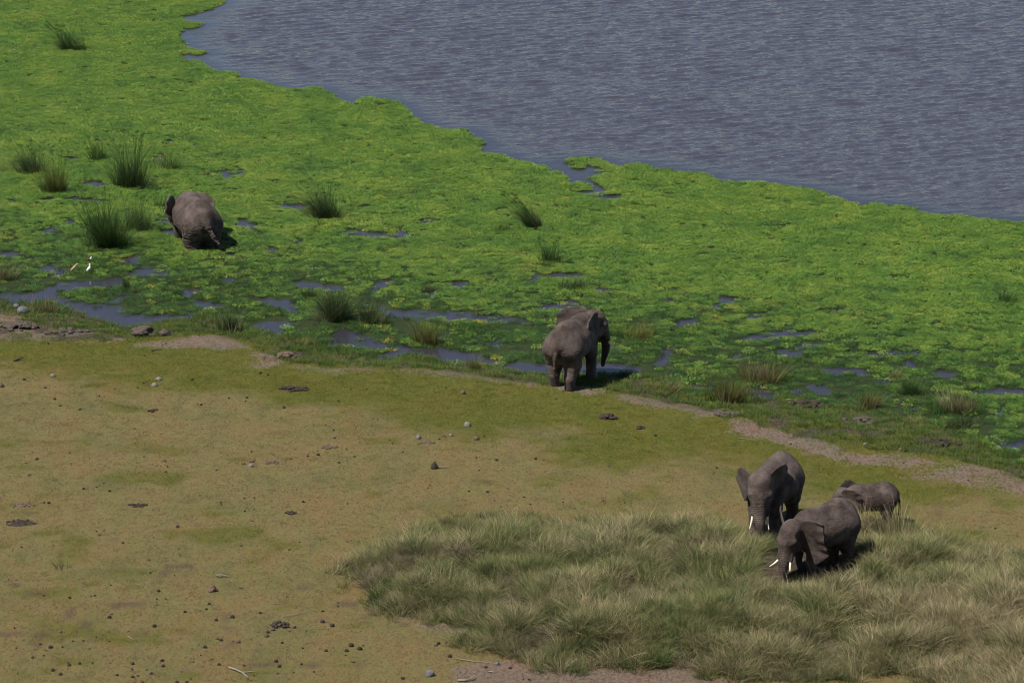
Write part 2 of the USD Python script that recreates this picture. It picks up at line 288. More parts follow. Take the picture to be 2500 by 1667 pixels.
# ground: lawn / worn soil / mud, by the zones above
gn = {"geo": ("geometry", {}),
      "ag": ("attribute", {"attribute": "green"}), "ab": ("attribute", {"attribute": "bare"}), "am": ("attribute", {"attribute": "mud"}), "aw": ("attribute", {"attribute": "marsh"}),
      "map": ("mapping", {"scale": (1.0, 0.55, 1.0)}),
      "n1": ("noise_texture", {"scale": 13.0, "detail": 8.0, "roughness": 0.75}), "n2": ("noise_texture", {"scale": 0.9, "detail": 7.0, "roughness": 0.65}), "n3": ("noise_texture", {"scale": 45.0, "detail": 3.0, "roughness": 0.7}),
      "rt": ("rgb_ramp", {"ramp": [(0.35, (0.05, 0.03, 0.018)), (0.42, (0.125, 0.085, 0.042)), (0.5, (0.142, 0.114, 0.046)), (0.57, (0.138, 0.126, 0.044)), (0.65, (0.25, 0.21, 0.11))]}),
      "rg": ("rgb_ramp", {"ramp": [(0.34, (0.03, 0.036, 0.01)), (0.44, (0.07, 0.073, 0.011)), (0.53, (0.09, 0.092, 0.014)), (0.68, (0.13, 0.122, 0.034))]}),
      "rb": ("rgb_ramp", {"ramp": [(0.36, (0.068, 0.047, 0.035)), (0.5, (0.135, 0.1, 0.076)), (0.66, (0.21, 0.165, 0.13))]}),
      "rm": ("rgb_ramp", {"ramp": [(0.36, (0.018, 0.013, 0.01)), (0.5, (0.056, 0.043, 0.032)), (0.66, (0.12, 0.096, 0.072))]}),
      "rw": ("rgb_ramp", {"ramp": [(0.35, (0.016, 0.03, 0.009)), (0.6, (0.03, 0.042, 0.014)), (0.78, (0.075, 0.04, 0.022))]}),
      "patch": ("rgb_ramp", {"ramp": [(0.34, (0.8, 0.9, 0.85)), (0.47, (0.98, 1.02, 0.95)), (0.55, (1.03, 0.99, 0.98)), (0.68, (1.13, 0.98, 0.95))]}),
      "m1": ("mix", {"mix_type": "mix"}), "m2": ("mix", {"mix_type": "mix"}), "m3": ("mix", {"mix_type": "mix"}), "m4": ("mix", {"mix_type": "mix"}), "mp": ("mix", {"mix_type": "multiply", "fac": 1.0}),
      "sb": ("math", {"math_type": "subtract", "value2": 0.5}), "sk": ("math", {"math_type": "multiply", "value2": 3.6}), "mu": ("math", {"math_type": "add"}), "bu": ("math", {"math_type": "add"}), "gu": ("math", {"math_type": "add"}), "wu": ("math", {"math_type": "add"}),
      "gk": ("math", {"math_type": "multiply", "value2": 1.2}),
      "mr": ("map_range", {"range_type": "smoothstep", "from_min": 0.3, "from_max": 0.75, "clamp": True}), "br": ("map_range", {"range_type": "smoothstep", "from_min": 0.25, "from_max": 0.8, "clamp": True}),
      "gr": ("map_range", {"range_type": "smoothstep", "from_min": 0.15, "from_max": 0.85, "clamp": True}), "wr": ("map_range", {"range_type": "smoothstep", "from_min": 0.3, "from_max": 0.7, "clamp": True}),
      "hs": ("math", {"math_type": "add"}), "b": ("bump", {"strength": 0.9, "distance": 0.05}),
      "p": ("principled_bsdf", {"roughness": 0.95, "specular_ior_level": 0.15})}
gl = [("geo.position", "map.vector"), ("map.vector", "n1.vector"), ("map.vector", "n2.vector"), ("geo.position", "n3.vector"),
      ("n1.fac", "rt.fac"), ("n1.fac", "rg.fac"), ("n1.fac", "rb.fac"), ("n1.fac", "rm.fac"), ("n1.fac", "rw.fac"), ("n2.fac", "patch.fac"),
      ("rt.color", "m1.color1"), ("rg.color", "m1.color2"), ("n1.fac", "sb.value1"), ("sb.value", "sk.value1"), ("sb.value", "gk.value1"), ("ag.fac", "gu.value1"), ("gk.value", "gu.value2"), ("gu.value", "gr.value"), ("gr.result", "m1.fac"), ("ab.fac", "bu.value1"), ("sk.value", "bu.value2"), ("bu.value", "br.value"), ("am.fac", "mu.value1"), ("sk.value", "mu.value2"), ("mu.value", "mr.value"), ("aw.fac", "wu.value1"), ("sk.value", "wu.value2"), ("wu.value", "wr.value"), ("m1.color", "m2.color1"), ("rb.color", "m2.color2"), ("br.result", "m2.fac"),
      ("m2.color", "m3.color1"), ("rm.color", "m3.color2"), ("mr.result", "m3.fac"), ("m3.color", "mp.color1"), ("patch.color", "mp.color2"), ("mp.color", "m4.color1"), ("rw.color", "m4.color2"), ("wr.result", "m4.fac"),
      ("m4.color", "p.base_color"), ("n1.fac", "hs.value1"), ("n3.fac", "hs.value2"), ("hs.value", "b.height"), ("b.normal", "p.normal")]
M_ground = usdkit.material(stage, L + "ground_look", gn, gl, surface="p.BSDF")

wn = {"bc": ("rgb_ramp", {"ramp": [(0.0, (0.04, 0.036, 0.047)), (1.0, (0.025, 0.023, 0.029))]}),
      "c1": ("math", {"math_type": "subtract", "value2": 0.5}), "c2": ("math", {"math_type": "absolute"}), "c3": ("math", {"math_type": "multiply", "value2": -1.7}),
      "geo": ("geometry", {}), "calm": ("attribute", {"attribute": "calm"}),
      "map": ("mapping", {"scale": (1.0, 1.9, 1.0), "rotation": (0, 0, 0.16)}), "map2": ("mapping", {"scale": (1.0, 1.5, 1.0), "rotation": (0, 0, -0.35)}),
      "n1": ("noise_texture", {"scale": 2.4, "detail": 2.0, "roughness": 0.55, "distortion": 0.4}), "n2": ("noise_texture", {"scale": 6.0, "detail": 2.0, "roughness": 0.5}),
      "s1": ("math", {"math_type": "multiply", "value2": 0.6}), "ad": ("math", {"math_type": "add"}),
      "inv": ("math", {"math_type": "subtract", "value1": 1.0}), "hm": ("math", {"math_type": "multiply"}),
      "b": ("bump", {"strength": 1.0, "distance": 0.07}),
      "p": ("principled_bsdf", {"roughness": 0.05, "ior": 1.33, "specular_ior_level": 0.5})}
wl = [("geo.position", "map.vector"), ("geo.position", "map2.vector"), ("map.vector", "n1.vector"), ("map2.vector", "n2.vector"), ("n2.fac", "s1.value1"), ("n1.fac", "c1.value1"), ("c1.value", "c2.value1"), ("c2.value", "c3.value1"), ("c3.value", "ad.value1"), ("calm.fac", "bc.fac"), ("bc.color", "p.base_color"), ("s1.value", "ad.value2"),
      ("calm.fac", "inv.value2"), ("ad.value", "hm.value1"), ("inv.value", "hm.value2"), ("hm.value", "b.height"), ("b.normal", "p.normal")]
M_water = usdkit.material(stage, L + "water_look", wn, wl, surface="p.BSDF")

# elephants' hide
hn = {"geo": ("geometry", {}), "rp": ("attribute", {"attribute": "ringphase"}), "rw": ("attribute", {"attribute": "ringweight"}),
      "n1": ("noise_texture", {"scale": 2.2, "detail": 5.0, "roughness": 0.6}), "n2": ("noise_texture", {"scale": 16.0, "detail": 4.0, "roughness": 0.65, "distortion": 0.6}),
      "vo": ("voronoi_texture", {"feature": "distance_to_edge", "scale": 34.0}),
      "map": ("mapping", {"scale": (1.0, 1.0, 2.4)}),
      "n3": ("noise_texture", {"scale": 9.0, "detail": 4.0, "roughness": 0.6, "distortion": 1.2}),
      "r": ("rgb_ramp", {"ramp": [(0.36, (0.05, 0.036, 0.03)), (0.5, (0.084, 0.063, 0.054)), (0.64, (0.125, 0.097, 0.085))]}),
      "sp": ("rgb_ramp", {"ramp": [(0.33, (0.62, 0.6, 0.6)), (0.5, (1, 1, 1))]}), "mu": ("mix", {"mix_type": "multiply", "fac": 0.8}),
      "si": ("math", {"math_type": "sine"}), "sw": ("math", {"math_type": "multiply"}), "s3": ("math", {"math_type": "multiply", "value2": 0.11}),
      "vm": ("math", {"math_type": "minimum", "value2": 0.12}), "vs": ("math", {"math_type": "multiply", "value2": 1.0}),
      "a1": ("math", {"math_type": "add"}), "a2": ("math", {"math_type": "add"}), "a3": ("math", {"math_type": "add"}),
      "b": ("bump", {"strength": 1.0, "distance": 0.055}), "p": ("principled_bsdf", {"roughness": 0.8, "specular_ior_level": 0.2})}
hl = [("geo.position", "n1.vector"), ("geo.position", "n2.vector"), ("geo.position", "vo.vector"), ("geo.position", "map.vector"), ("map.vector", "n3.vector"), ("n1.fac", "r.fac"), ("n2.fac", "sp.fac"), ("r.color", "mu.color1"), ("sp.color", "mu.color2"),
      ("mu.color", "p.base_color"), ("rp.fac", "si.value1"), ("si.value", "sw.value1"), ("rw.fac", "sw.value2"), ("sw.value", "s3.value1"), ("vo.distance", "vm.value1"), ("vm.value", "vs.value1"),
      ("n3.fac", "a1.value1"), ("s3.value", "a1.value2"), ("a1.value", "a2.value1"), ("vs.value", "a2.value2"), ("a2.value", "b.height"), ("b.normal", "p.normal")]
del hn["a3"]
M_hide = usdkit.material(stage, L + "hide_look", hn, hl, surface="p.BSDF")
M_ivory = simple("ivory_look", (0.72, 0.66, 0.52), 0.4, 0.2, 9.0)
M_eye = simple("eye_look", (0.02, 0.012, 0.008), 0.15, 0.1)
M_hair = simple("tail_hair_look", (0.035, 0.028, 0.025), 0.7, 0.3)
M_stone = simple("pale_stone_look", (0.2, 0.18, 0.155), 0.9, 0.5, 14.0, 0.6, 40.0)
M_grey = simple("grey_stone_look", (0.13, 0.13, 0.14), 0.9, 0.5, 10.0, 0.6, 40.0)
M_dung = simple("dung_look", (0.055, 0.04, 0.03), 0.95, 0.6, 22.0, 0.9, 60.0)
M_brown = simple("brown_clod_look", (0.15, 0.1, 0.075), 0.95, 0.6, 18.0, 0.9, 50.0)
M_mudclod = simple("mud_clod_look", (0.1, 0.08, 0.066), 0.95, 0.65, 12.0, 1.0, 30.0)
M_stick = simple("dead_wood_look", (0.23, 0.195, 0.155), 0.85, 0.4, 18.0, 0.4, 60.0)
M_darkstick = simple("dark_wood_look", (0.07, 0.055, 0.045), 0.9, 0.4, 18.0, 0.4, 60.0)
M_feather = simple("white_feather_look", (0.82, 0.82, 0.82), 0.8, 0.08, 30.0)
M_buff = simple("buff_feather_look", (0.42, 0.31, 0.17), 0.85, 0.4, 30.0)
M_chest = simple("chestnut_feather_look", (0.13, 0.035, 0.012), 0.8, 0.4, 30.0)
M_bill = simple("bill_look", (0.5, 0.33, 0.05), 0.5, 0.2)
M_leg = simple("bird_leg_look", (0.05, 0.05, 0.035), 0.7, 0.2)

# ------------------------------------------------------------------ ground and lake
def axis(lo, hi, step, far):
    mid = np.arange(lo, hi + 1e-6, step)
    return np.concatenate([lo - np.array(far[::-1], float), mid, hi + np.array(far, float)])

def sheet(xs, ys, z):
    X, Y = np.meshgrid(xs, ys)
    v = np.stack([X, Y, z(X, Y)], -1).reshape(-1, 3)
    i = np.arange(len(xs) * len(ys)).reshape(len(ys), len(xs))
    q = np.stack([i[:-1, :-1], i[:-1, 1:], i[1:, 1:], i[1:, :-1]], -1).reshape(-1, 4)
    return v, q

FAR = [3, 8, 20, 60, 200, 800, 3000]
xs = axis(-31, 31, 0.155, FAR)
ys = np.concatenate([np.array([-3000, -800, -200, -40, -12, -4, 0, 5, 10, 16, 22, 28, 34, 40, 46, 50, 54, 58, 64, 70, 74]), np.arange(77, 150, 0.19), np.arange(150, 181, 0.4), 182 + np.array(FAR)])
def terrain(X, Y):
    z = ground_z(X, Y)
    hill = np.clip(31.8 - 0.62 * np.maximum(Y, 0), 0, 31.8)
    return z + np.where(Y < 60, hill, 0)
gv, gq = sheet(xs, ys, terrain)
far_out = (np.abs(gv[:, 0]) > 36) | (gv[:, 1] > 185)
marsh_f = 1 - smooth01(dl, -0.9, 0.3)
obj("ground", (gv, gq), M_ground, smooth=True, kind="structure",
    attrs={k: look_up(f, gv[:, 0], gv[:, 1]) for k, f in (("green", green), ("bare", bare), ("mud", mud), ("marsh", marsh_f))})

# lake: real short waves, dying out towards the weeds
rng = np.random.default_rng(5)
def waves(X, Y):
    r, h = np.random.default_rng(17), np.zeros_like(X)
    for _ in range(46):
        lam = 0.36 * (3.4 ** r.random())
        th = -math.pi / 2 + 0.18 + r.normal(0, 0.42)
        k = 2 * math.pi / lam
        h += 0.0086 * lam * np.exp(1.6 * (np.sin(k * (X * math.cos(th) + Y * math.sin(th)) + r.random() * 6.28) - 1))
    return (h - 0.13) * (0.8 + 0.4 * fb(X, Y, 3.0, 31, 3))
calm_r = np.clip(1 - smooth01(dlake, 0.05, 3.2) * (0.9 + 0.1 * fb(gx, gy, 1.5, 32)), 0, 1)
lx = axis(-31, 31, 0.2, FAR)
ly = np.concatenate([70 - np.array([3000, 800, 200, 60, 20, 8]), np.arange(70, 116, 4.0), np.arange(116, 186, 0.125), 186 + np.array(FAR)])
def lake_z(X, Y):
    c = np.where((np.abs(X) > 32) | (Y > 187) | (Y < 114), 1, look_up(calm_r, X, Y))
    return waves(X, Y) * (1 - c)
lv, lq = sheet(lx, ly, lake_z)
keep_far = lv[:, 1] < 62
lv[keep_far, 2] = 0
obj("lake", (lv, lq), M_water, smooth=True, kind="structure", attrs={"calm": look_up(calm_r, lv[:, 0], lv[:, 1]) * 0.97})

def tube(points, radii, sides=6):
    p = np.asarray(points, float)
    r = np.broadcast_to(np.asarray(radii, float), (len(p),))
    t = np.gradient(p, axis=0)
    t /= np.linalg.norm(t, axis=1, keepdims=True) + 1e-12
    a = np.cross(t, np.where(np.abs(t[:, 2:]) < 0.9, [0, 0, 1.0], [1.0, 0, 0]))
    a /= np.linalg.norm(a, axis=1, keepdims=True) + 1e-12
    b, an = np.cross(t, a), np.arange(sides) * 2 * np.pi / sides
    v = (p[:, None] + r[:, None, None] * (np.cos(an)[None, :, None] * a[:, None] + np.sin(an)[None, :, None] * b[:, None])).reshape(-1, 3)
    i, j = np.meshgrid(np.arange(len(p) - 1), np.arange(sides), indexing="ij")
    q = np.stack([i * sides + j, i * sides + (j + 1) % sides, (i + 1) * sides + (j + 1) % sides, (i + 1) * sides + j], -1).reshape(-1, 4)
    f = np.vstack([q[:, [0, 1, 2]], q[:, [0, 2, 3]]])
    n = len(v)
    v = np.vstack([v, p[0], p[-1]])
    e = [(n, (k + 1) % sides, k) for k in range(sides)] + [(n + 1, n - sides + k, n - sides + (k + 1) % sides) for k in range(sides)]
    return v, np.vstack([f, np.array(e)])

def join(parts):
    V, F, o = [], [], 0
    for v, f in parts:
        V.append(v), F.append(f + o)
        o += len(v)
    return np.vstack(V), np.vstack(F)

# ------------------------------------------------------------------ scattered plants
def blades(n, h, spread, seed, width=0.012, lean=(0.0, 0.0), curve=0.35, segs=2, hvar=0.35, radius=0.1):
    """a tuft of bent, tapering blades as (vertices, triangles)"""
    r = np.random.default_rng(seed)
    V, F = [], []
    for _ in range(n):
        a, rad = r.random() * 6.283, radius * math.sqrt(r.random())
        base = np.array([rad * math.cos(a), rad * math.sin(a), -0.02])
        out = a + r.normal(0, 0.9)
        ln = h * (1 - hvar * r.random())
        tilt = abs(r.normal(0, spread))
        d = np.array([math.cos(out) * tilt + lean[0], math.sin(out) * tilt + lean[1], 1.0])
        d /= np.linalg.norm(d)
        side = np.cross(d, [math.cos(out + r.normal(0, 1)), math.sin(out + r.normal(0, 1)), 0.1])
        side /= np.linalg.norm(side) + 1e-9
        cv = np.array([math.cos(out), math.sin(out), 0]) * curve * r.random() + np.array([lean[0], lean[1], 0]) * curve
        i0 = sum(len(x) for x in V)
        pts = []
        for s in range(segs + 1):
            t = s / segs
            p = base + d * ln * t + cv * ln * t * t - np.array([0, 0, 0.35 * np.linalg.norm(cv) * ln * t * t])
            w = width * (1 - t) ** 0.7 * 0.5
            if s < segs:
                pts += [p - side * w, p + side * w]
            else:
                pts += [p]
        V.append(np.array(pts))
        for s in range(segs - 1):
            j = i0 + 2 * s
            F += [(j, j + 1, j + 3), (j, j + 3, j + 2)]
        j = i0 + 2 * (segs - 1)
        F += [(j, j + 1, j + 2)]
    return np.vstack(V), np.array(F)

def leaf_patch(seed, n, radius, size, h):
    """a small raft of floating leaves: n broad leaves of uneven tilt and height within a radius"""
    r = np.random.default_rng(seed)
    V, F = [], []
    for k in range(n):
        rad, a = radius * math.sqrt(r.random()), 6.283 * r.random()
        c = np.array([rad * math.cos(a), rad * math.sin(a), h * (0.2 + 0.6 * r.random())])
        b, el = 6.283 * r.random(), r.normal(0.3, 0.42)
        ln = size * (0.6 + 0.8 * r.random())
        d = np.array([math.cos(b) * math.cos(el), math.sin(b) * math.cos(el), math.sin(el)])
        w = np.array([-math.sin(b), math.cos(b), r.normal(0, 0.3)]) * ln * (0.3 + 0.15 * r.random())
        V += [c - d * ln * 0.5, c - w, c + w + (0, 0, ln * 0.1), c + d * ln * 0.5 - (0, 0, ln * 0.12)]
        i0 = 4 * k
        F += [(i0, i0 + 1, i0 + 2), (i0 + 1, i0 + 3, i0 + 2)]
    return np.array(V), np.array(F)

def tones(count, per, seed=0):
    """a tone from 0 to 1 for every leaf or blade of per vertices"""
    return np.repeat(np.random.default_rng(seed + count).random(count // per + 1), per)[:count]

def along(n, segs):
    """how far along its blade each vertex of blades() lies"""
    return np.tile(np.concatenate([np.repeat(np.arange(segs) / segs, 2), [1.0]]), n)

def scatter(name, protos, per, mats, pos, which, rz, sc, lean=None, **tags):
    path = numbered("/World", name)
    pi = UsdGeom.PointInstancer.Define(stage, path)
    rel = pi.CreatePrototypesRel()
    for i, (m, mt) in enumerate(zip(protos, mats)):
        pm = usdkit.mesh(stage, f"{path}/plant_{i:03d}", m[:2], mt)
        UsdGeom.PrimvarsAPI(pm).CreatePrimvar("tone", Sdf.ValueTypeNames.FloatArray, "vertex").Set(Vt.FloatArray.FromNumpy(tones(len(m[0]), per[i], i).astype(np.float32)))
        if len(m) == 3:
            UsdGeom.PrimvarsAPI(pm).CreatePrimvar("along", Sdf.ValueTypeNames.FloatArray, "vertex").Set(Vt.FloatArray.FromNumpy(m[2].astype(np.float32)))
        rel.AddTarget(f"{path}/plant_{i:03d}")
    n = len(pos)
    pi.CreatePositionsAttr(Vt.Vec3fArray.FromNumpy(np.asarray(pos, np.float32)))
    pi.CreateProtoIndicesAttr(Vt.IntArray.FromNumpy(np.asarray(which, np.int32)))
    q = np.zeros((n, 4), np.float16)          # imaginary xyz, real
    q[:, 2], q[:, 3] = np.sin(rz / 2), np.cos(rz / 2)
    pi.CreateOrientationsAttr(Vt.QuathArray.FromNumpy(q))
    sc = np.asarray(sc, np.float32)
    pi.CreateScalesAttr(Vt.Vec3fArray.FromNumpy(sc if sc.ndim == 2 else np.repeat(sc[:, None], 3, 1)))
    tag(pi.GetPrim(), **tags)

def in_view(x, y, margin=1.5):
    half = (PW / 2 / FPX) * np.sqrt(y ** 2 + CAM_H ** 2) * 1.0 + margin
    return (np.abs(x) < half) & (y > 77) & (y < 181)

# floating weeds
M_weed = leafy("water_weed_look", [(0.25, (0.04, 0.09, 0.016)), (0.42, (0.078, 0.16, 0.02)), (0.56, (0.12, 0.205, 0.024)), (0.75, (0.21, 0.25, 0.036))], 0.4, 0.22, 0.45, 0.35, 0.22)
M_weed_dark = leafy("dark_weed_look", [(0.25, (0.018, 0.05, 0.012)), (0.5, (0.038, 0.095, 0.018)), (0.75, (0.075, 0.145, 0.026))], 0.3, 0.3, 0.5, 0.3, 0.5)
M_weed_yellow = leafy("yellow_weed_look", [(0.25, (0.13, 0.22, 0.025)), (0.5, (0.22, 0.26, 0.035)), (0.75, (0.3, 0.27, 0.045))], 0.3, 0.3, 0.5, 0.3, 0.6)
M_marsh_grass = leafy("marsh_grass_look", [(0.25, (0.03, 0.075, 0.016)), (0.5, (0.055, 0.125, 0.02)), (0.75, (0.1, 0.15, 0.035))], 0.4, 0.3, 0.6, 0.2, 0.5)
M_sedge = leafy("sedge_look", [(0.25, (0.03, 0.045, 0.016)), (0.5, (0.055, 0.08, 0.022)), (0.75, (0.12, 0.12, 0.05))], 0.8, 0.25, 0.65, 0.2, 0.4)
N = 190000
x, y = rng.uniform(-31, 31, N), rng.uniform(88, 181, N)
# thin out with distance where single leaves are no longer seen
dm_ = look_up(dmat, x, y)
keep = in_view(x, y) & ((dm_ > -0.03) | ((dm_ > -0.5) & (look_up(dlake, x, y) < -1) & (rng.random(N) < 0.04)))
x, y = x[keep], y[keep]
d_l = look_up(dl, x, y)
dens = np.clip(0.72 + 0.5 * fb(x, y, 0.9, 41, 3), 0, 1) * np.where(d_l > -2.5, 0.75, 1)
algae = smooth01(fb(x, y * 1.5, 1.3, 45, 3), 0.53, 0.63) * smooth01(-d_l, 15, 1)
keep = rng.random(len(x)) < dens * (1 - 0.85 * algae)
x, y, d_l = x[keep], y[keep], d_l[keep]
z = np.maximum(ground_z(x, y), 0.0) + 0.01
n = len(x)
near = np.clip(smooth01(-d_l, 17, 2) * (0.75 + 1.1 * (fb(x, y, 2.2, 42) - 0.4)), 0, 1)
yel = smooth01(fb(x, y * 0.7, 2.6, 43), 0.54, 0.66)
u = rng.random(n)
which = np.where(u < near * 0.9 + 0.04, 4 + rng.integers(0, 2, n), np.where(u > 1 - 0.22 * yel - 0.02, 6, rng.integers(0, 4, n)))
u2 = rng.random(n)
grassy = smooth01(fb(x, y, 1.6, 44), 0.46, 0.6) * smooth01(-d_l, 12, 0.5)
which = np.where(u2 < grassy * 0.6, 7, which)
which = np.where(u2 > 1 - 0.05 * smooth01(-d_l, 18, 2), 8, which)
protos = [leaf_patch(1, 93, 0.200, 0.046, 0.070), leaf_patch(2, 99, 0.210, 0.042, 0.084), leaf_patch(3, 84, 0.189, 0.049, 0.056), leaf_patch(4, 99, 0.221, 0.044, 0.098), leaf_patch(5, 96, 0.189, 0.034, 0.056), leaf_patch(6, 90, 0.179, 0.034, 0.084), leaf_patch(7, 90, 0.200, 0.043, 0.056), blades(22, 0.17, 0.5, 8, 0.014, radius=0.14), blades(26, 0.36, 0.45, 18, 0.013, curve=0.6, segs=2, radius=0.12, hvar=0.7)]
scatter("floating_weeds", protos, [4] * 7 + [5] * 2, [M_weed] * 4 + [M_weed_dark] * 2 + [M_weed_yellow, M_marsh_grass, M_sedge], np.stack([x, y, z], 1), which, rng.uniform(0, 6.28, n), rng.uniform(0.75, 1.3, n),
        label="bright green carpet of floating water weeds along the lake shore", cat="water weeds", kind="stuff")
print("weeds", n)

# short grass of the lawn
M_lawn_g = leafy("lawn_green_look", [(0.2, (0.058, 0.068, 0.012)), (0.5, (0.103, 0.108, 0.017)), (0.8, (0.155, 0.148, 0.03))], 0.5, 0.2, 0.7, 0.15, 0.5)
M_lawn_t = leafy("lawn_tan_look", [(0.2, (0.1, 0.068, 0.032)), (0.5, (0.162, 0.136, 0.054)), (0.8, (0.26, 0.22, 0.11))], 0.5, 0.2, 0.7, 0.15, 0.5)
M_bank_g = leafy("bank_grass_look", [(0.25, (0.04, 0.075, 0.016)), (0.5, (0.07, 0.115, 0.022)), (0.75, (0.13, 0.14, 0.045))], 0.5, 0.25, 0.7, 0.15, 0.5)
N = 170000
x, y = rng.uniform(-24, 24, N), rng.uniform(77, 131, N)
keep = in_view(x, y) & (look_up(dl, x, y) > -0.6) & (look_up(dthick, x, y) < 0.3)
x, y = x[keep], y[keep]
bb, mm = look_up(bare, x, y), look_up(mud, x, y)
bl = look_up(belt, x, y)
keep = rng.random(len(x)) < (1 - 0.93 * bb) * (1 - 0.75 * mm) * np.clip(0.3 + bl + fb(x, y, 0.6, 51, 3), 0, 1)
x, y = x[keep], y[keep]
n = len(x)
gg, d_l = look_up(green, x, y), look_up(dl, x, y)
which = np.where(rng.random(n) < gg * 0.9 + 0.06, rng.integers(0, 2, n), rng.integers(2, 4, n))
edge = np.maximum(smooth01(d_l, 1.6, 0.2), 0.95 * look_up(belt, x, y)) * (0.55 + 0.45 * smooth01(fb(x, y, 1.0, 52), 0.35, 0.55))
bank = rng.random(n) < edge
which = np.where(bank, rng.integers(4, 6, n), which)
protos = [blades(16, 0.06, 0.9, 11, 0.014, radius=0.13), blades(14, 0.085, 0.8, 12, 0.014, radius=0.12), blades(14, 0.05, 1.0, 13, 0.014, radius=0.13), blades(14, 0.065, 1.1, 14, 0.014, radius=0.12),
          blades(22, 0.15, 0.6, 15, 0.015, radius=0.16), blades(20, 0.22, 0.6, 16, 0.015, radius=0.16)]
scatter("short_grass", protos, [5] * 6, [M_lawn_g] * 2 + [M_lawn_t] * 2 + [M_bank_g] * 2, np.stack([x, y, ground_z(x, y)], 1), which, rng.uniform(0, 6.28, n), rng.uniform(0.7, 1.25, n),
        label="short cropped yellow-green grass of the lake bank", cat="grass", kind="stuff")
print("lawn", n)

# ------------------------------------------------------------------ elephants
def rotz(a):
    c, s = math.cos(a), math.sin(a)
    return np.array([[c, -s, 0], [s, c, 0], [0, 0, 1.0]])

def roty(a):
    c, s = math.cos(a), math.sin(a)
    return np.array([[c, 0, s], [0, 1, 0], [-s, 0, c]])

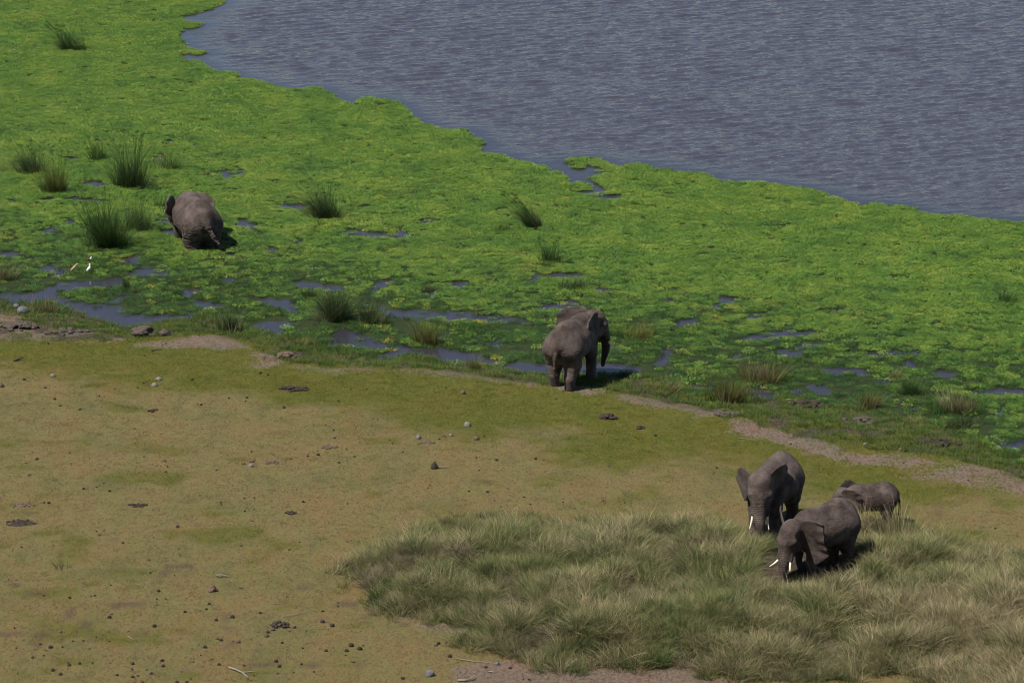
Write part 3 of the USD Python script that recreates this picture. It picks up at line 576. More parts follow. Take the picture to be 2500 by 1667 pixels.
class Field:
    """a signed distance field on a regular grid, built by smooth unions, and its surface"""
    def __init__(self, lo, hi, h):
        self.lo, self.h = np.asarray(lo, float), h
        self.n = np.ceil((np.asarray(hi) - self.lo) / h).astype(int) + 1
        self.f = np.full(self.n, 9.0)

    def window(self, lo, hi, k):
        m = k + 3 * self.h
        a = np.clip(np.floor((lo - m - self.lo) / self.h).astype(int), 0, self.n - 1)
        b = np.clip(np.ceil((hi + m - self.lo) / self.h).astype(int) + 1, 1, self.n)
        sl = tuple(slice(i, j) for i, j in zip(a, b))
        P = np.stack(np.meshgrid(*[self.lo[i] + self.h * np.arange(a[i], b[i]) for i in range(3)], indexing="ij"), -1)
        return sl, P

    def add(self, d, sl, k):
        f = self.f[sl]
        g = np.clip(0.5 + 0.5 * (f - d) / k, 0, 1)
        self.f[sl] = f * (1 - g) + d * g - k * g * (1 - g)

    def cut(self, d, sl, k):
        f = self.f[sl]
        g = np.clip(0.5 - 0.5 * (f + d) / k, 0, 1)
        self.f[sl] = f * (1 - g) - d * g + k * g * (1 - g)

    def cone(self, a, ra, b, rb, k=0.1, flat=1.0):
        a, b = np.asarray(a, float), np.asarray(b, float)
        r = max(ra, rb)
        sl, P = self.window(np.minimum(a, b) - r, np.maximum(a, b) + r, k + 0.1)
        ab = b - a
        t = np.clip((P - a) @ ab / (ab @ ab + 1e-9), 0, 1)
        q = P - (a + t[..., None] * ab)
        self.add(np.linalg.norm(q, axis=-1) - (ra + t * (rb - ra)), sl, k)

    def chain(self, pts, radii, k=0.1):
        for i in range(len(pts) - 1):
            self.cone(pts[i], radii[i], pts[i + 1], radii[i + 1], k if i == 0 else min(k, 0.05))

    def ellipsoid(self, c, r, R=None, k=0.12, sub=False):
        c, r = np.asarray(c, float), np.asarray(r, float)
        m = r.max() * np.ones(3) if R is not None else r
        sl, P = self.window(c - m, c + m, k + 0.1)
        q = (P - c) @ (R if R is not None else np.eye(3))
        k0 = np.linalg.norm(q / r, axis=-1)
        k1 = np.linalg.norm(q / r ** 2, axis=-1) + 1e-9
        (self.cut if sub else self.add)(k0 * (k0 - 1) / k1, sl, k)

    def shell(self, pts, thick, k):
        sl, P = self.window(pts.min(0), pts.max(0), k + 0.1)
        d, _ = cKDTree(pts).query(P.reshape(-1, 3), distance_upper_bound=0.35)
        d = np.where(np.isfinite(d), d, 0.4).reshape(P.shape[:3])
        self.add(d - thick, sl, k)

    def surface(self):
        """naive surface nets"""
        f, n = self.f, self.n
        s = f < 0
        corners = [(i, j, k) for i in (0, 1) for j in (0, 1) for k in (0, 1)]
        cells = np.zeros(n - 1, int)
        for i, j, k in corners:
            cells += s[i:n[0] - 1 + i, j:n[1] - 1 + j, k:n[2] - 1 + k]
        active = np.argwhere((cells > 0) & (cells < 8))
        ids = -np.ones(n - 1, int)
        ids[tuple(active.T)] = np.arange(len(active))
        acc, cnt = np.zeros((len(active), 3)), np.zeros(len(active))
        for a in range(8):
            for b in range(a + 1, 8):
                ca, cb = np.array(corners[a]), np.array(corners[b])
                if abs(ca - cb).sum() != 1:
                    continue
                fa, fc = f[tuple((active + ca).T)], f[tuple((active + cb).T)]
                m = (fa < 0) != (fc < 0)
                t = np.where(m, fa / np.where(m, fa - fc, 1), 0)
                acc[m] += (ca + t[:, None] * (cb - ca))[m]
                cnt += m
        V = self.lo + self.h * (active + acc / cnt[:, None])
        Q = []
        for ax in range(3):
            o = [x for x in range(3) if x != ax]
            sl0, sl1 = [slice(1, n[i] - 1) for i in range(3)], [slice(1, n[i] - 1) for i in range(3)]
            sl0[ax], sl1[ax] = slice(0, n[ax] - 1), slice(1, n[ax])
            A, B = s[tuple(sl0)], s[tuple(sl1)]
            e = np.argwhere(A != B)
            flip = A[tuple(e.T)]
            base = e + np.array([0 if i == ax else 1 for i in range(3)])
            def cell(d0, d1):
                c = base.copy()
                c[:, o[0]] -= d0
                c[:, o[1]] -= d1
                return ids[tuple(c.T)]
            q = np.stack([cell(1, 1), cell(0, 1), cell(0, 0), cell(1, 0)], 1)
            if ax == 1:
                flip = ~flip
            q[~flip] = q[~flip][:, ::-1]
            Q.append(q)
        Q = np.vstack(Q)
        return V, np.vstack([Q[:, [0, 1, 2]], Q[:, [0, 2, 3]]])

EAR = [(-0.06, 0.33), (0.08, 0.44), (0.28, 0.50), (0.52, 0.47), (0.72, 0.34), (0.82, 0.12), (0.82, -0.14), (0.74, -0.38), (0.58, -0.60), (0.42, -0.78), (0.30, -0.86), (0.2, -0.80), (0.1, -0.58), (-0.02, -0.34)]

MOUTH = {}
def elephant(name, label, px, py, heading, S=1.0, head_yaw=0.0, head_pitch=0.0, head_drop=0.0, ears=(25, 25), ear_curl=(0.1, 0.1), trunk=None, legs=((0, 0), (0, 0), (0, 0), (0, 0)), tail=None, tusk=(0.45, 0.25, 0.0),
             sink=0.0, ear_size=(1.15, 1.15), ear_rot=(0, 0), seed=0, z=None, head_size=1.08, fat=1.0, ear_dz=(0, 0), wrinkle=0.8, flat_ear=0):
    """heading and head_yaw in degrees; (px, py) is the point of the ground between its feet, as the photograph shows it"""
    F = Field((-2.1, -1.25, -0.08), (3.1, 1.25, 3.05), 0.027 / S if S > 0.8 else 0.03)
    b = fat
    # trunk of the body
    F.ellipsoid((-0.22, 0, 1.63), (1.20, 0.74 * b, 0.70), k=0.1)
    F.ellipsoid((-0.92, 0, 1.74), (0.62, 0.62 * b, 0.64), k=0.3)
    F.ellipsoid((0.64, 0, 1.64), (0.58, 0.56 * b, 0.74), k=0.3)
    sp = [(-1.2, 0, 2.08), (-0.72, 0, 2.30), (-0.2, 0, 2.22), (0.35, 0, 2.16), (0.85, 0, 2.26)]
    for i in range(4):
        F.cone(sp[i], 0.16, sp[i + 1], 0.16, 0.34)
    F.cone((-1.0, 0, 2.25), 0.18, (-1.46, 0, 1.82), 0.12, 0.25)
    # legs: (dx, dy) shifts each foot; order front left, front right, hind left, hind right
    for i, sy in ((0, 1), (1, -1)):
        dx, dy = legs[i]
        F.chain([(0.82, sy * 0.33, 1.62), (0.78 + dx * 0.45, sy * 0.37, 1.02), (0.84 + dx * 0.75, sy * 0.36 + dy * 0.7, 0.55), (0.82 + dx, sy * 0.36 + dy, 0.17)], [0.33, 0.245, 0.185, 0.185], 0.16)
        F.cone((0.84 + dx, sy * 0.36 + dy, 0.16), 0.19, (0.87 + dx, sy * 0.36 + dy, 0.02), 0.235, 0.06)
    for i, sy in ((2, 1), (3, -1)):
        dx, dy = legs[i]
        F.chain([(-0.96, sy * 0.33, 1.55), (-0.84 + dx * 0.4, sy * 0.37, 1.0), (-1.02 + dx * 0.8, sy * 0.36 + dy * 0.7, 0.52), (-0.98 + dx, sy * 0.36 + dy, 0.17)], [0.47, 0.34, 0.205, 0.185], 0.14)
        F.cone((-0.96 + dx, sy * 0.34 + dy, 0.16), 0.18, (-0.93 + dx, sy * 0.34 + dy, 0.02), 0.22, 0.06)
    # belly crease between thigh and flank
    F.ellipsoid((-1.62, 0, 1.1), (0.24, 0.09, 0.5), k=0.16, sub=True)        # cleft under the tail
    # neck and head
    N = np.array([1.26, 0, 2.0 - head_drop])
    yaw, pit = math.radians(head_yaw), math.radians(head_pitch)
    R = rotz(yaw) @ roty(pit)
    hs = head_size
    H = lambda x, y, zz: N + hs * (R @ np.array([x, y, zz]))
    sz = lambda *r: tuple(hs * q for q in r)
    F.cone((0.72, 0, 1.95), 0.42, H(0.10, 0, -0.05), 0.36 * hs, 0.24)
    F.cone((0.8, 0, 1.5), 0.34, H(0.12, 0, -0.25), 0.28 * hs, 0.2)
    F.ellipsoid(H(0.28, 0, 0.12), sz(0.42, 0.345, 0.37), R, 0.14)
    F.ellipsoid(H(0.52, 0, 0.02), sz(0.24, 0.31, 0.34), R, 0.12)
    for sy in (1, -1):
        F.ellipsoid(H(0.30, sy * 0.17, -0.24), sz(0.30, 0.20, 0.30), R, 0.1)
        F.ellipsoid(H(0.60, sy * 0.27, -0.02), sz(0.13, 0.075, 0.085), R, 0.07)     # brow
        F.cone(H(0.62, sy * 0.14, -0.28), 0.13 * hs, H(0.80, sy * 0.19, -0.60), 0.085 * hs, 0.07)   # tusk sheath
        F.ellipsoid(H(0.44, sy * 0.40, 0.10), sz(0.16, 0.11, 0.15), R, 0.08, sub=True)      # temple
        F.ellipsoid(H(0.60, sy * 0.345, -0.14), sz(0.10, 0.06, 0.06), R, 0.05, sub=True)    # eye socket
    F.cone(H(0.26, 0, -0.40), 0.19 * hs, H(0.60, 0, -0.66), 0.08 * hs, 0.08)                 # jaw
    Y = rotz(yaw)
    root = [H(0.60, 0, -0.12), H(0.74, 0, -0.42)]
    tr = [N * (1, 1, 0) + Y @ np.array(p, float) for p in trunk]
    pts = np.array(root + tr)
    # smooth the trunk's line
    u0 = np.linspace(0, 1, len(pts))
    from scipy.interpolate import CubicSpline
    seg = np.concatenate([[0], np.cumsum(np.linalg.norm(np.diff(pts, axis=0), axis=1))])
    cs = CubicSpline(seg, pts)
    ss = np.linspace(0, seg[-1], 26)
    line = cs(ss)
    rad = np.interp(ss / seg[-1], [0, 0.14, 0.35, 0.7, 1.0], np.array([0.29, 0.225, 0.165, 0.105, 0.07]) * hs)
    F.chain(list(line), list(rad), 0.12)
    # ears
    ear_pts = []
    for sgn, spread, curl, esz, erot, edz in ((1, ears[0], ear_curl[0], ear_size[0], ear_rot[0], ear_dz[0]), (-1, ears[1], ear_curl[1], ear_size[1], ear_rot[1], ear_dz[1])):
        g = np.arange(-0.95, 0.9, 0.012)
        U, Vv = np.meshgrid(np.arange(-0.08, 0.9, 0.012), g)
        E = Polygon(EAR).buffer(0.04).buffer(-0.04)
        ok = shapely.contains_xy(E, U, Vv)
        U, Vv = U[ok], Vv[ok]
        if sgn == flat_ear:                               # an ear whose upper rim lies level with the crown
            Vv = np.where(Vv > 0.26, 0.26 + (Vv - 0.26) * 0.3, Vv) - 0.62 * np.maximum(U, 0) ** 2 * smooth01(Vv, -0.7, 0.1)
        U, Vv = U * esz, Vv * esz
        er = math.radians(erot)
        sw = smooth01(U, -0.05, 0.25)                       # the hinge stays put, the flap turns
        U, Vv = U + sw * (U * (math.cos(er) - 1) + Vv * math.sin(er)), Vv + sw * (Vv * (math.cos(er) - 1) - U * math.sin(er))
        sg = math.radians(spread)
        r_ = np.random.default_rng(seed + (7 if sgn > 0 else 13))
        ph = r_.random(3) * 6.28
        w = curl * (U ** 2 * 1.4 + 0.35 * U * (Vv > 0) * Vv) + 0.028 * np.sin(7.0 * Vv + ph[0] + 2 * U) * smooth01(U, 0.1, 0.8) + 0.018 * np.sin(19 * Vv + ph[1]) * smooth01(U, 0.3, 0.8)
        uu = np.array([-math.cos(sg), sgn * math.sin(sg), 0.0])
        nn = np.array([math.sin(sg), sgn * math.cos(sg), 0.0])
        local = np.array([0.14, sgn * 0.335, 0.02 + edz]) + U[:, None] * uu + Vv[:, None] * np.array([0.10, sgn * 0.05, 1.0]) + w[:, None] * nn
        ear_pts.append(N + hs * local @ R.T)
        F.shell(ear_pts[-1], 0.028, 0.05)
    # tail
    tl = tail or [(-1.5, 0, 1.75), (-1.64, 0.02, 1.4), (-1.66, 0.03, 1.0), (-1.62, 0.02, 0.75)]
    F.chain([(-1.36, 0, 1.92)] + list(tl), [0.13, 0.1, 0.075, 0.052, 0.036][:len(tl) + 1], 0.12)
    F.f = np.maximum(F.f, (-(F.lo[2] + F.h * np.arange(F.n[2])))[None, None, :])       # flat soles
    V, T = F.surface()
    m = trimesh.Trimesh(V, T, process=False)
    trimesh.smoothing.filter_taubin(m, 0.5, 0.53, 6)
    V = np.array(m.vertices)
    nrm = np.array(m.vertex_normals)
    body = smooth01(V[:, 2], 0.3, 1.0)
    disp = 0.028 * (meshkit.fbm(V * (5.0, 5.0, 3.0) + seed, 3, seed) - 0.5)
    fold = np.abs(meshkit.fbm(V * (4.5, 4.5, 10.0) + seed + 0.6 * meshkit.fbm(V * 3, 2, seed + 5)[:, None], 2, seed + 3) - 0.5)
    disp -= 0.032 * wrinkle * (1 - smooth01(fold, 0.0, 0.09)) * smooth01(V[:, 0], 0.3, -0.6) * smooth01(V[:, 2], 2.0, 1.4) * (0.35 + 0.65 * smooth01(V[:, 2], 0.45, 0.8))
    fold2 = np.abs(meshkit.fbm(V @ np.array([[0.7, 0, 0.7], [0, 1, 0], [-0.7, 0, 0.7]]) * (3.0, 5.0, 11.0), 2, seed + 8) - 0.5)
    disp -= 0.012 * wrinkle * (1 - smooth01(fold2, 0.0, 0.07)) * smooth01(np.abs(V[:, 0] - 0.1), 1.0, 0.5)
    disp *= 0.15 + 0.85 * smooth01(cKDTree(np.vstack(ear_pts)).query(V)[0], 0.05, 0.16)
    V = V + nrm * disp[:, None]
    MOUTH[seed] = H(0.50, -0.17, -0.52)
    dist, idx = cKDTree(line).query(V)
    near = line[idx]
    tang = np.gradient(line, axis=0)
    tang /= np.linalg.norm(tang, axis=1, keepdims=True)
    s_at = ss[idx] + ((V - near) * tang[idx]).sum(1)
    w_at = smooth01(rad[idx] * 1.35 - dist, -0.01, 0.03) * smooth01(s_at, 0.1, 0.4)
    if z is None:
        g = on_ground(np.array(float(px)), np.array(float(py)))
    else:
        p = at(px, py, z)
        g = np.array([p[0], p[1], z])
    t = thing(name, label, "elephant", (g[0], g[1], g[2] - sink), heading, scale=S)
    obj("body", (V, T), M_hide, t, smooth=True, attrs={"ringphase": s_at * 6.283 / 0.062, "ringweight": w_at})
    for sy in (1, -1):
        ln, bend, flare = tusk
        if ln > 0:
            a = np.array([0.78, sy * 0.185, -0.56])
            k = np.linspace(0, 1, 9)
            cv = np.stack([a[0] + ln * (0.42 * k + bend * 1.4 * k ** 2), a[1] + sy * (0.10 * k + flare * k ** 2) * ln, a[2] - ln * (0.95 * k - 0.5 * bend * k ** 2)], 1)
            P = N + hs * cv @ R.T
            obj("tusk", tube(P, 0.052 * (1 - 0.75 * k ** 1.5), 10), M_ivory, t, smooth=True)
        ey = trimesh.creation.icosphere(2, 0.034)
        ey.apply_translation(H(0.60, sy * 0.30, -0.14))
        obj("eye", ey, M_eye, t, smooth=True)
    e = np.array(tl[-1])
    dn = e - np.array(tl[-2])
    dn /= np.linalg.norm(dn)
    hv, hf = blades(26, 0.34, 0.16, seed + 5, 0.016, radius=0.025, segs=2)
    zax = dn
    xax = np.cross([0, 1, 0.3], zax)
    xax /= np.linalg.norm(xax)
    hv = e + hv @ np.stack([xax, np.cross(zax, xax), zax])
    obj("tail_tuft", (hv, hf), M_hair, t)
    return t

elephant("elephant", "large elephant wading belly-deep among the weeds, seen from behind", 478, 593, 111, 1.10, head_yaw=2, head_drop=0.25, head_pitch=24, ears=(32, 46), ear_curl=(0.1, -0.2), ear_rot=(34, 30), wrinkle=1.3,
         trunk=[(1.0, 0, 0.9), (1.1, 0, 0.4)], tail=[(-1.58, -0.06, 1.66), (-1.72, -0.2, 1.34), (-1.8, -0.38, 1.06), (-1.8, -0.54, 0.86)], sink=0.76, z=0.0, seed=1, fat=1.04)
elephant("elephant", "elephant standing on the bank at the water's edge, tail towards the viewer", 1398, 935, 66, 0.945, head_yaw=-32, head_drop=0.08, head_pitch=2, ears=(72, 24), ear_curl=(-0.35, 0.15), ear_size=(1.25, 1.2), ear_rot=(28, 22),
         trunk=[(0.92, 0, 0.95), (0.84, 0, 0.5), (0.78, 0, 0.2)], legs=((0.05, 0), (0.1, 0), (0.14, 0), (-0.14, 0)), tusk=(0.72, 0.35, 0.1), seed=2, fat=1.0, wrinkle=0.4)
elephant("elephant", "tusked elephant facing the viewer behind the tall grass, chewing a bunch of grass", 1885, 1291, -114, 0.89, head_yaw=18, head_drop=-0.15, head_pitch=12, ears=(40, 39), ear_curl=(-0.25, -0.2), ear_size=(1.2, 1.02), ear_rot=(30, 0), ear_dz=(0, 0.06), flat_ear=-1,
         trunk=[(0.95, 0.03, 0.95), (0.93, 0.16, 0.5), (1.0, 0.42, 0.22)], tusk=(0.46, 0.1, 0.1), seed=3, fat=1.08, head_size=1.18)
elephant("elephant", "elephant with one ear spread, feeding in the tall grass in front of the other two", 2003, 1394, -140, 0.83, head_yaw=16, head_drop=0.16, head_pitch=10, ears=(88, 40), ear_curl=(0.05, -0.1), ear_size=(1.25, 1.1), ear_rot=(8, 0),
         trunk=[(0.92, 0.02, 0.85), (0.92, 0.05, 0.4), (0.86, 0.14, 0.05)], tusk=(0.29, 0.6, 0.5), seed=4, fat=1.12, head_size=1.14)
elephant("young_elephant", "young elephant half hidden behind long pale grass, head lowered to the left", 2122, 1285, 187, 0.56, head_yaw=-4, head_drop=0.08, head_pitch=24, ears=(30, 40), ear_curl=(0.05, 0.0), ear_size=(1.1, 1.1), ear_rot=(30, 15),
         trunk=[(0.9, 0, 0.8), (0.95, 0, 0.4), (0.9, 0, 0.2)], tusk=(0, 0, 0), seed=5, fat=1.06)

# ------------------------------------------------------------------ tall grass thicket
M_tall = leafy("tall_grass_look", [(0.27, (0.034, 0.05, 0.018)), (0.42, (0.08, 0.112, 0.035)), (0.56, (0.135, 0.148, 0.056)), (0.72, (0.24, 0.22, 0.115))], 2.2, 0.25, 0.7, 0.15, 0.35, (1.7, 1.5, 1.5), (0.7, 0.55, 0.5))
M_straw = leafy("straw_grass_look", [(0.25, (0.13, 0.105, 0.06)), (0.45, (0.25, 0.21, 0.12)), (0.7, (0.36, 0.3, 0.18))], 2.5, 0.25, 0.75, 0.15, 0.5, (1.35, 1.3, 1.25), (0.6, 0.5, 0.45))
M_dead = leafy("dead_grass_look", [(0.25, (0.05, 0.037, 0.025)), (0.45, (0.125, 0.098, 0.066)), (0.7, (0.25, 0.205, 0.14))], 5.0, 0.15, 0.85, 0.1, 0.5)
x, y = rng.uniform(-12, 22, 80000), rng.uniform(74, 103, 80000)
dt = look_up(dthick, x, y)
keep = in_view(x, y, 1.0) & (dt > 0.15 - 0.8 * rng.random(len(x)) ** 4) | ((dt > -0.1) & (y < 78) & (np.abs(x) < 16) & (y > 76))
x, y, dt = x[keep], y[keep], dt[keep]
keep = rng.random(len(x)) < np.clip(0.66 + 2.4 * (fb(x, y, 0.75, 61, 3) - 0.45), 0.08, 1)
x, y, dt = x[keep], y[keep], dt[keep]
# the feeding elephants have trodden and eaten the grass around their feet
sc = 0.8 + 1.3 * (fb(x, y, 1.0, 62) - 0.4) + 0.1 * smooth01(dt, 0, 1.5)
def trodden(px, py, rx, ry, amount):
    global sc
    c = at(np.array(float(px)), np.array(float(py)), 0.4)
    r = np.hypot((x - c[0]) / rx, (y - c[1]) / ry)
    sc = sc * (1 - amount * (1 - smooth01(r, 0.55, 1.0)))
trodden(1990, 1395, 2.0, 2.7, 0.85)
trodden(1955, 1428, 1.7, 2.2, 0.68)
trodden(1880, 1300, 1.3, 2.0, 0.5)
n = len(x)
dry = np.clip(0.32 + 2.2 * (fb(x, y, 1.5, 63, 3) - 0.5) + 0.8 * smooth01(x, 8, 12) * smooth01(y, 88, 83), 0, 1)
dead = smooth01(fb(x, y, 0.8, 64, 3), 0.55, 0.66)
u = rng.random(n)
which = np.where(u < dry * 0.75, rng.integers(6, 9, n), rng.integers(0, 6, n))
which = np.where(rng.random(n) < dead * 0.6, rng.integers(9, 11, n), which)
sc = np.where(which >= 9, sc * 0.7, sc * (1 - 0.2 * dead))
lean = (-0.12, 0.05)
def tuft(n, segs, *a, **k):
    v, f = blades(n, *a, segs=segs, **k)
    return v, f, along(n, segs)
protos = [tuft(60, 3, 0.5 + 0.09 * (k % 3), 0.38 + 0.06 * k, 70 + k, 0.011, lean=(0.25 * math.cos(2.1 * k), 0.25 * math.sin(2.1 * k)), curve=0.6, radius=0.2, hvar=0.75) for k in range(6)]
protos += [tuft(46, 3, 0.66, 0.5, 80 + k, 0.010, lean=(0.3 * math.cos(2 * k), 0.3 * math.sin(2 * k)), curve=0.7, radius=0.2, hvar=0.75) for k in range(3)]
protos += [tuft(60, 3, 0.5, 1.3, 90 + k, 0.010, curve=0.9, radius=0.26) for k in range(2)]
scatter("tall_grass", protos, [7] * 11, [M_tall] * 6 + [M_straw] * 3 + [M_dead] * 2, np.stack([x, y, ground_z(x, y)], 1), which, rng.uniform(0, 6.28, n), np.clip(sc, 0.16, 1.3) * rng.uniform(0.8, 1.2, n),
        label="thicket of tall tangled green and straw-coloured grass in the foreground", cat="tall grass", kind="stuff")
print("tall", n)

# ------------------------------------------------------------------ tussocks and single plants
def plant_mat(name, a, b, c):
    return leafy(name, [(0.25, a), (0.5, b), (0.75, c)], 1.2, 0.25, 0.65, 0.2, 0.3, (1.25, 1.2, 1.1), (0.5, 0.45, 0.45))
M_reed = plant_mat("reed_look", (0.02, 0.045, 0.012), (0.04, 0.085, 0.018), (0.075, 0.12, 0.03))
M_reed_dark = plant_mat("dark_reed_look", (0.024, 0.042, 0.015), (0.043, 0.072, 0.023), (0.078, 0.105, 0.038))
M_reed_yel = plant_mat("yellow_reed_look", (0.05, 0.07, 0.015), (0.1, 0.11, 0.025), (0.16, 0.15, 0.045))
M_reed_dry = plant_mat("dry_reed_look", (0.08, 0.06, 0.03), (0.15, 0.115, 0.06), (0.22, 0.18, 0.1))
M_papyrus = leafy("papyrus_head_look", [(0.25, (0.03, 0.075, 0.014)), (0.5, (0.055, 0.11, 0.022)), (0.75, (0.09, 0.14, 0.032))], 1.2, 0.25, 0.65, 0.2, 0.3)
scale_at = lambda p: FPX / (p[1] * math.cos(PITCH) + (CAM_H - p[2]) * math.sin(PITCH))

def tussock(label, px, py, hpx, wpx, mat_a, mat_b=None, n=160, share=0.25, lean=0.0, heads=0, seed=0, name="reed_tussock", cat="reeds"):
    g = on_ground(np.array(float(px)), np.array(float(py)))
    g[2] = max(g[2], 0.0) - 0.02
    k = scale_at(g)
    h, w = 1.06 * hpx / k / 0.72, 1.3 * wpx / k
    t = thing(name, label, cat, g, 0)
    rad = min(0.24 * w, 0.4)
    spread = max(0.16, (0.5 * w - rad) / h * 0.95)
    kw = dict(lean=(lean, 0.0), curve=0.4 + 0.2 * abs(lean), segs=3, hvar=0.7)
    rs = np.random.default_rng(900 + seed)
    def stand(count, hh, sp, sd, wd, radius):
        """an irregular stand: a few sub-clumps of uneven height and lean"""
        parts, left = [], count
        for q in range(4):
            c = left if q == 3 else max(4, int(count * rs.uniform(0.15, 0.35)))
            left -= c
            if c < 4:
                break
            kq = dict(kw, lean=(lean + rs.normal(0, 0.14), rs.normal(0, 0.14)))
            v, f = blades(c, hh * rs.uniform(0.62, 1.0), sp * rs.uniform(0.7, 1.3), sd * 7 + q, wd, radius=radius * 0.75, **kq)
            parts.append((v + np.array([rs.normal(0, 0.55) * radius * 1.5, rs.normal(0, 0.4) * radius, 0]), f))
        v, f = join(parts)
        return (v, f), along(len(v) // 7, 3)
    bm, al = stand(int(n * (1 - share)), h, spread, 300 + seed, 0.017, rad)
    obj("blades", bm, mat_a, t, attrs={"along": al, "tone": tones(len(al), 7, seed)})
    if mat_b is not None:
        bm, al = stand(int(n * share), h * 0.85, spread * 1.3, 400 + seed, 0.015, rad * 1.2)
        obj("dry_blades", bm, mat_b, t, attrs={"along": al, "tone": tones(len(al), 7, seed)})
    if heads:
        r = np.random.default_rng(500 + seed)
        for _ in range(heads):
            a, q = r.random() * 6.28, spread * r.random() ** 0.5
            foot = np.array([rad * 0.6 * math.cos(a), rad * 0.6 * math.sin(a), -0.02])
            c = foot + np.array([h * (q * math.cos(a) + lean * 1.25), h * q * math.sin(a), h * (0.62 + 0.25 * r.random())])
            v, f = blades(34, 0.2, 1.4, int(r.integers(1e6)), 0.009, curve=0.5, segs=2, radius=0.01)
            stem = np.array([foot, foot * 0.4 + c * 0.6 + (0, 0, 0.08 * h), c])
            sv, sf = tube(stem, 0.007, 4)
            hv, hf = join([(v + c, f), (sv, sf)])
            obj("feathery_head", (hv, hf), M_papyrus, t, attrs={"tone": np.concatenate([tones(len(v), 5, seed), np.full(len(sv), 0.4)])})
    return t

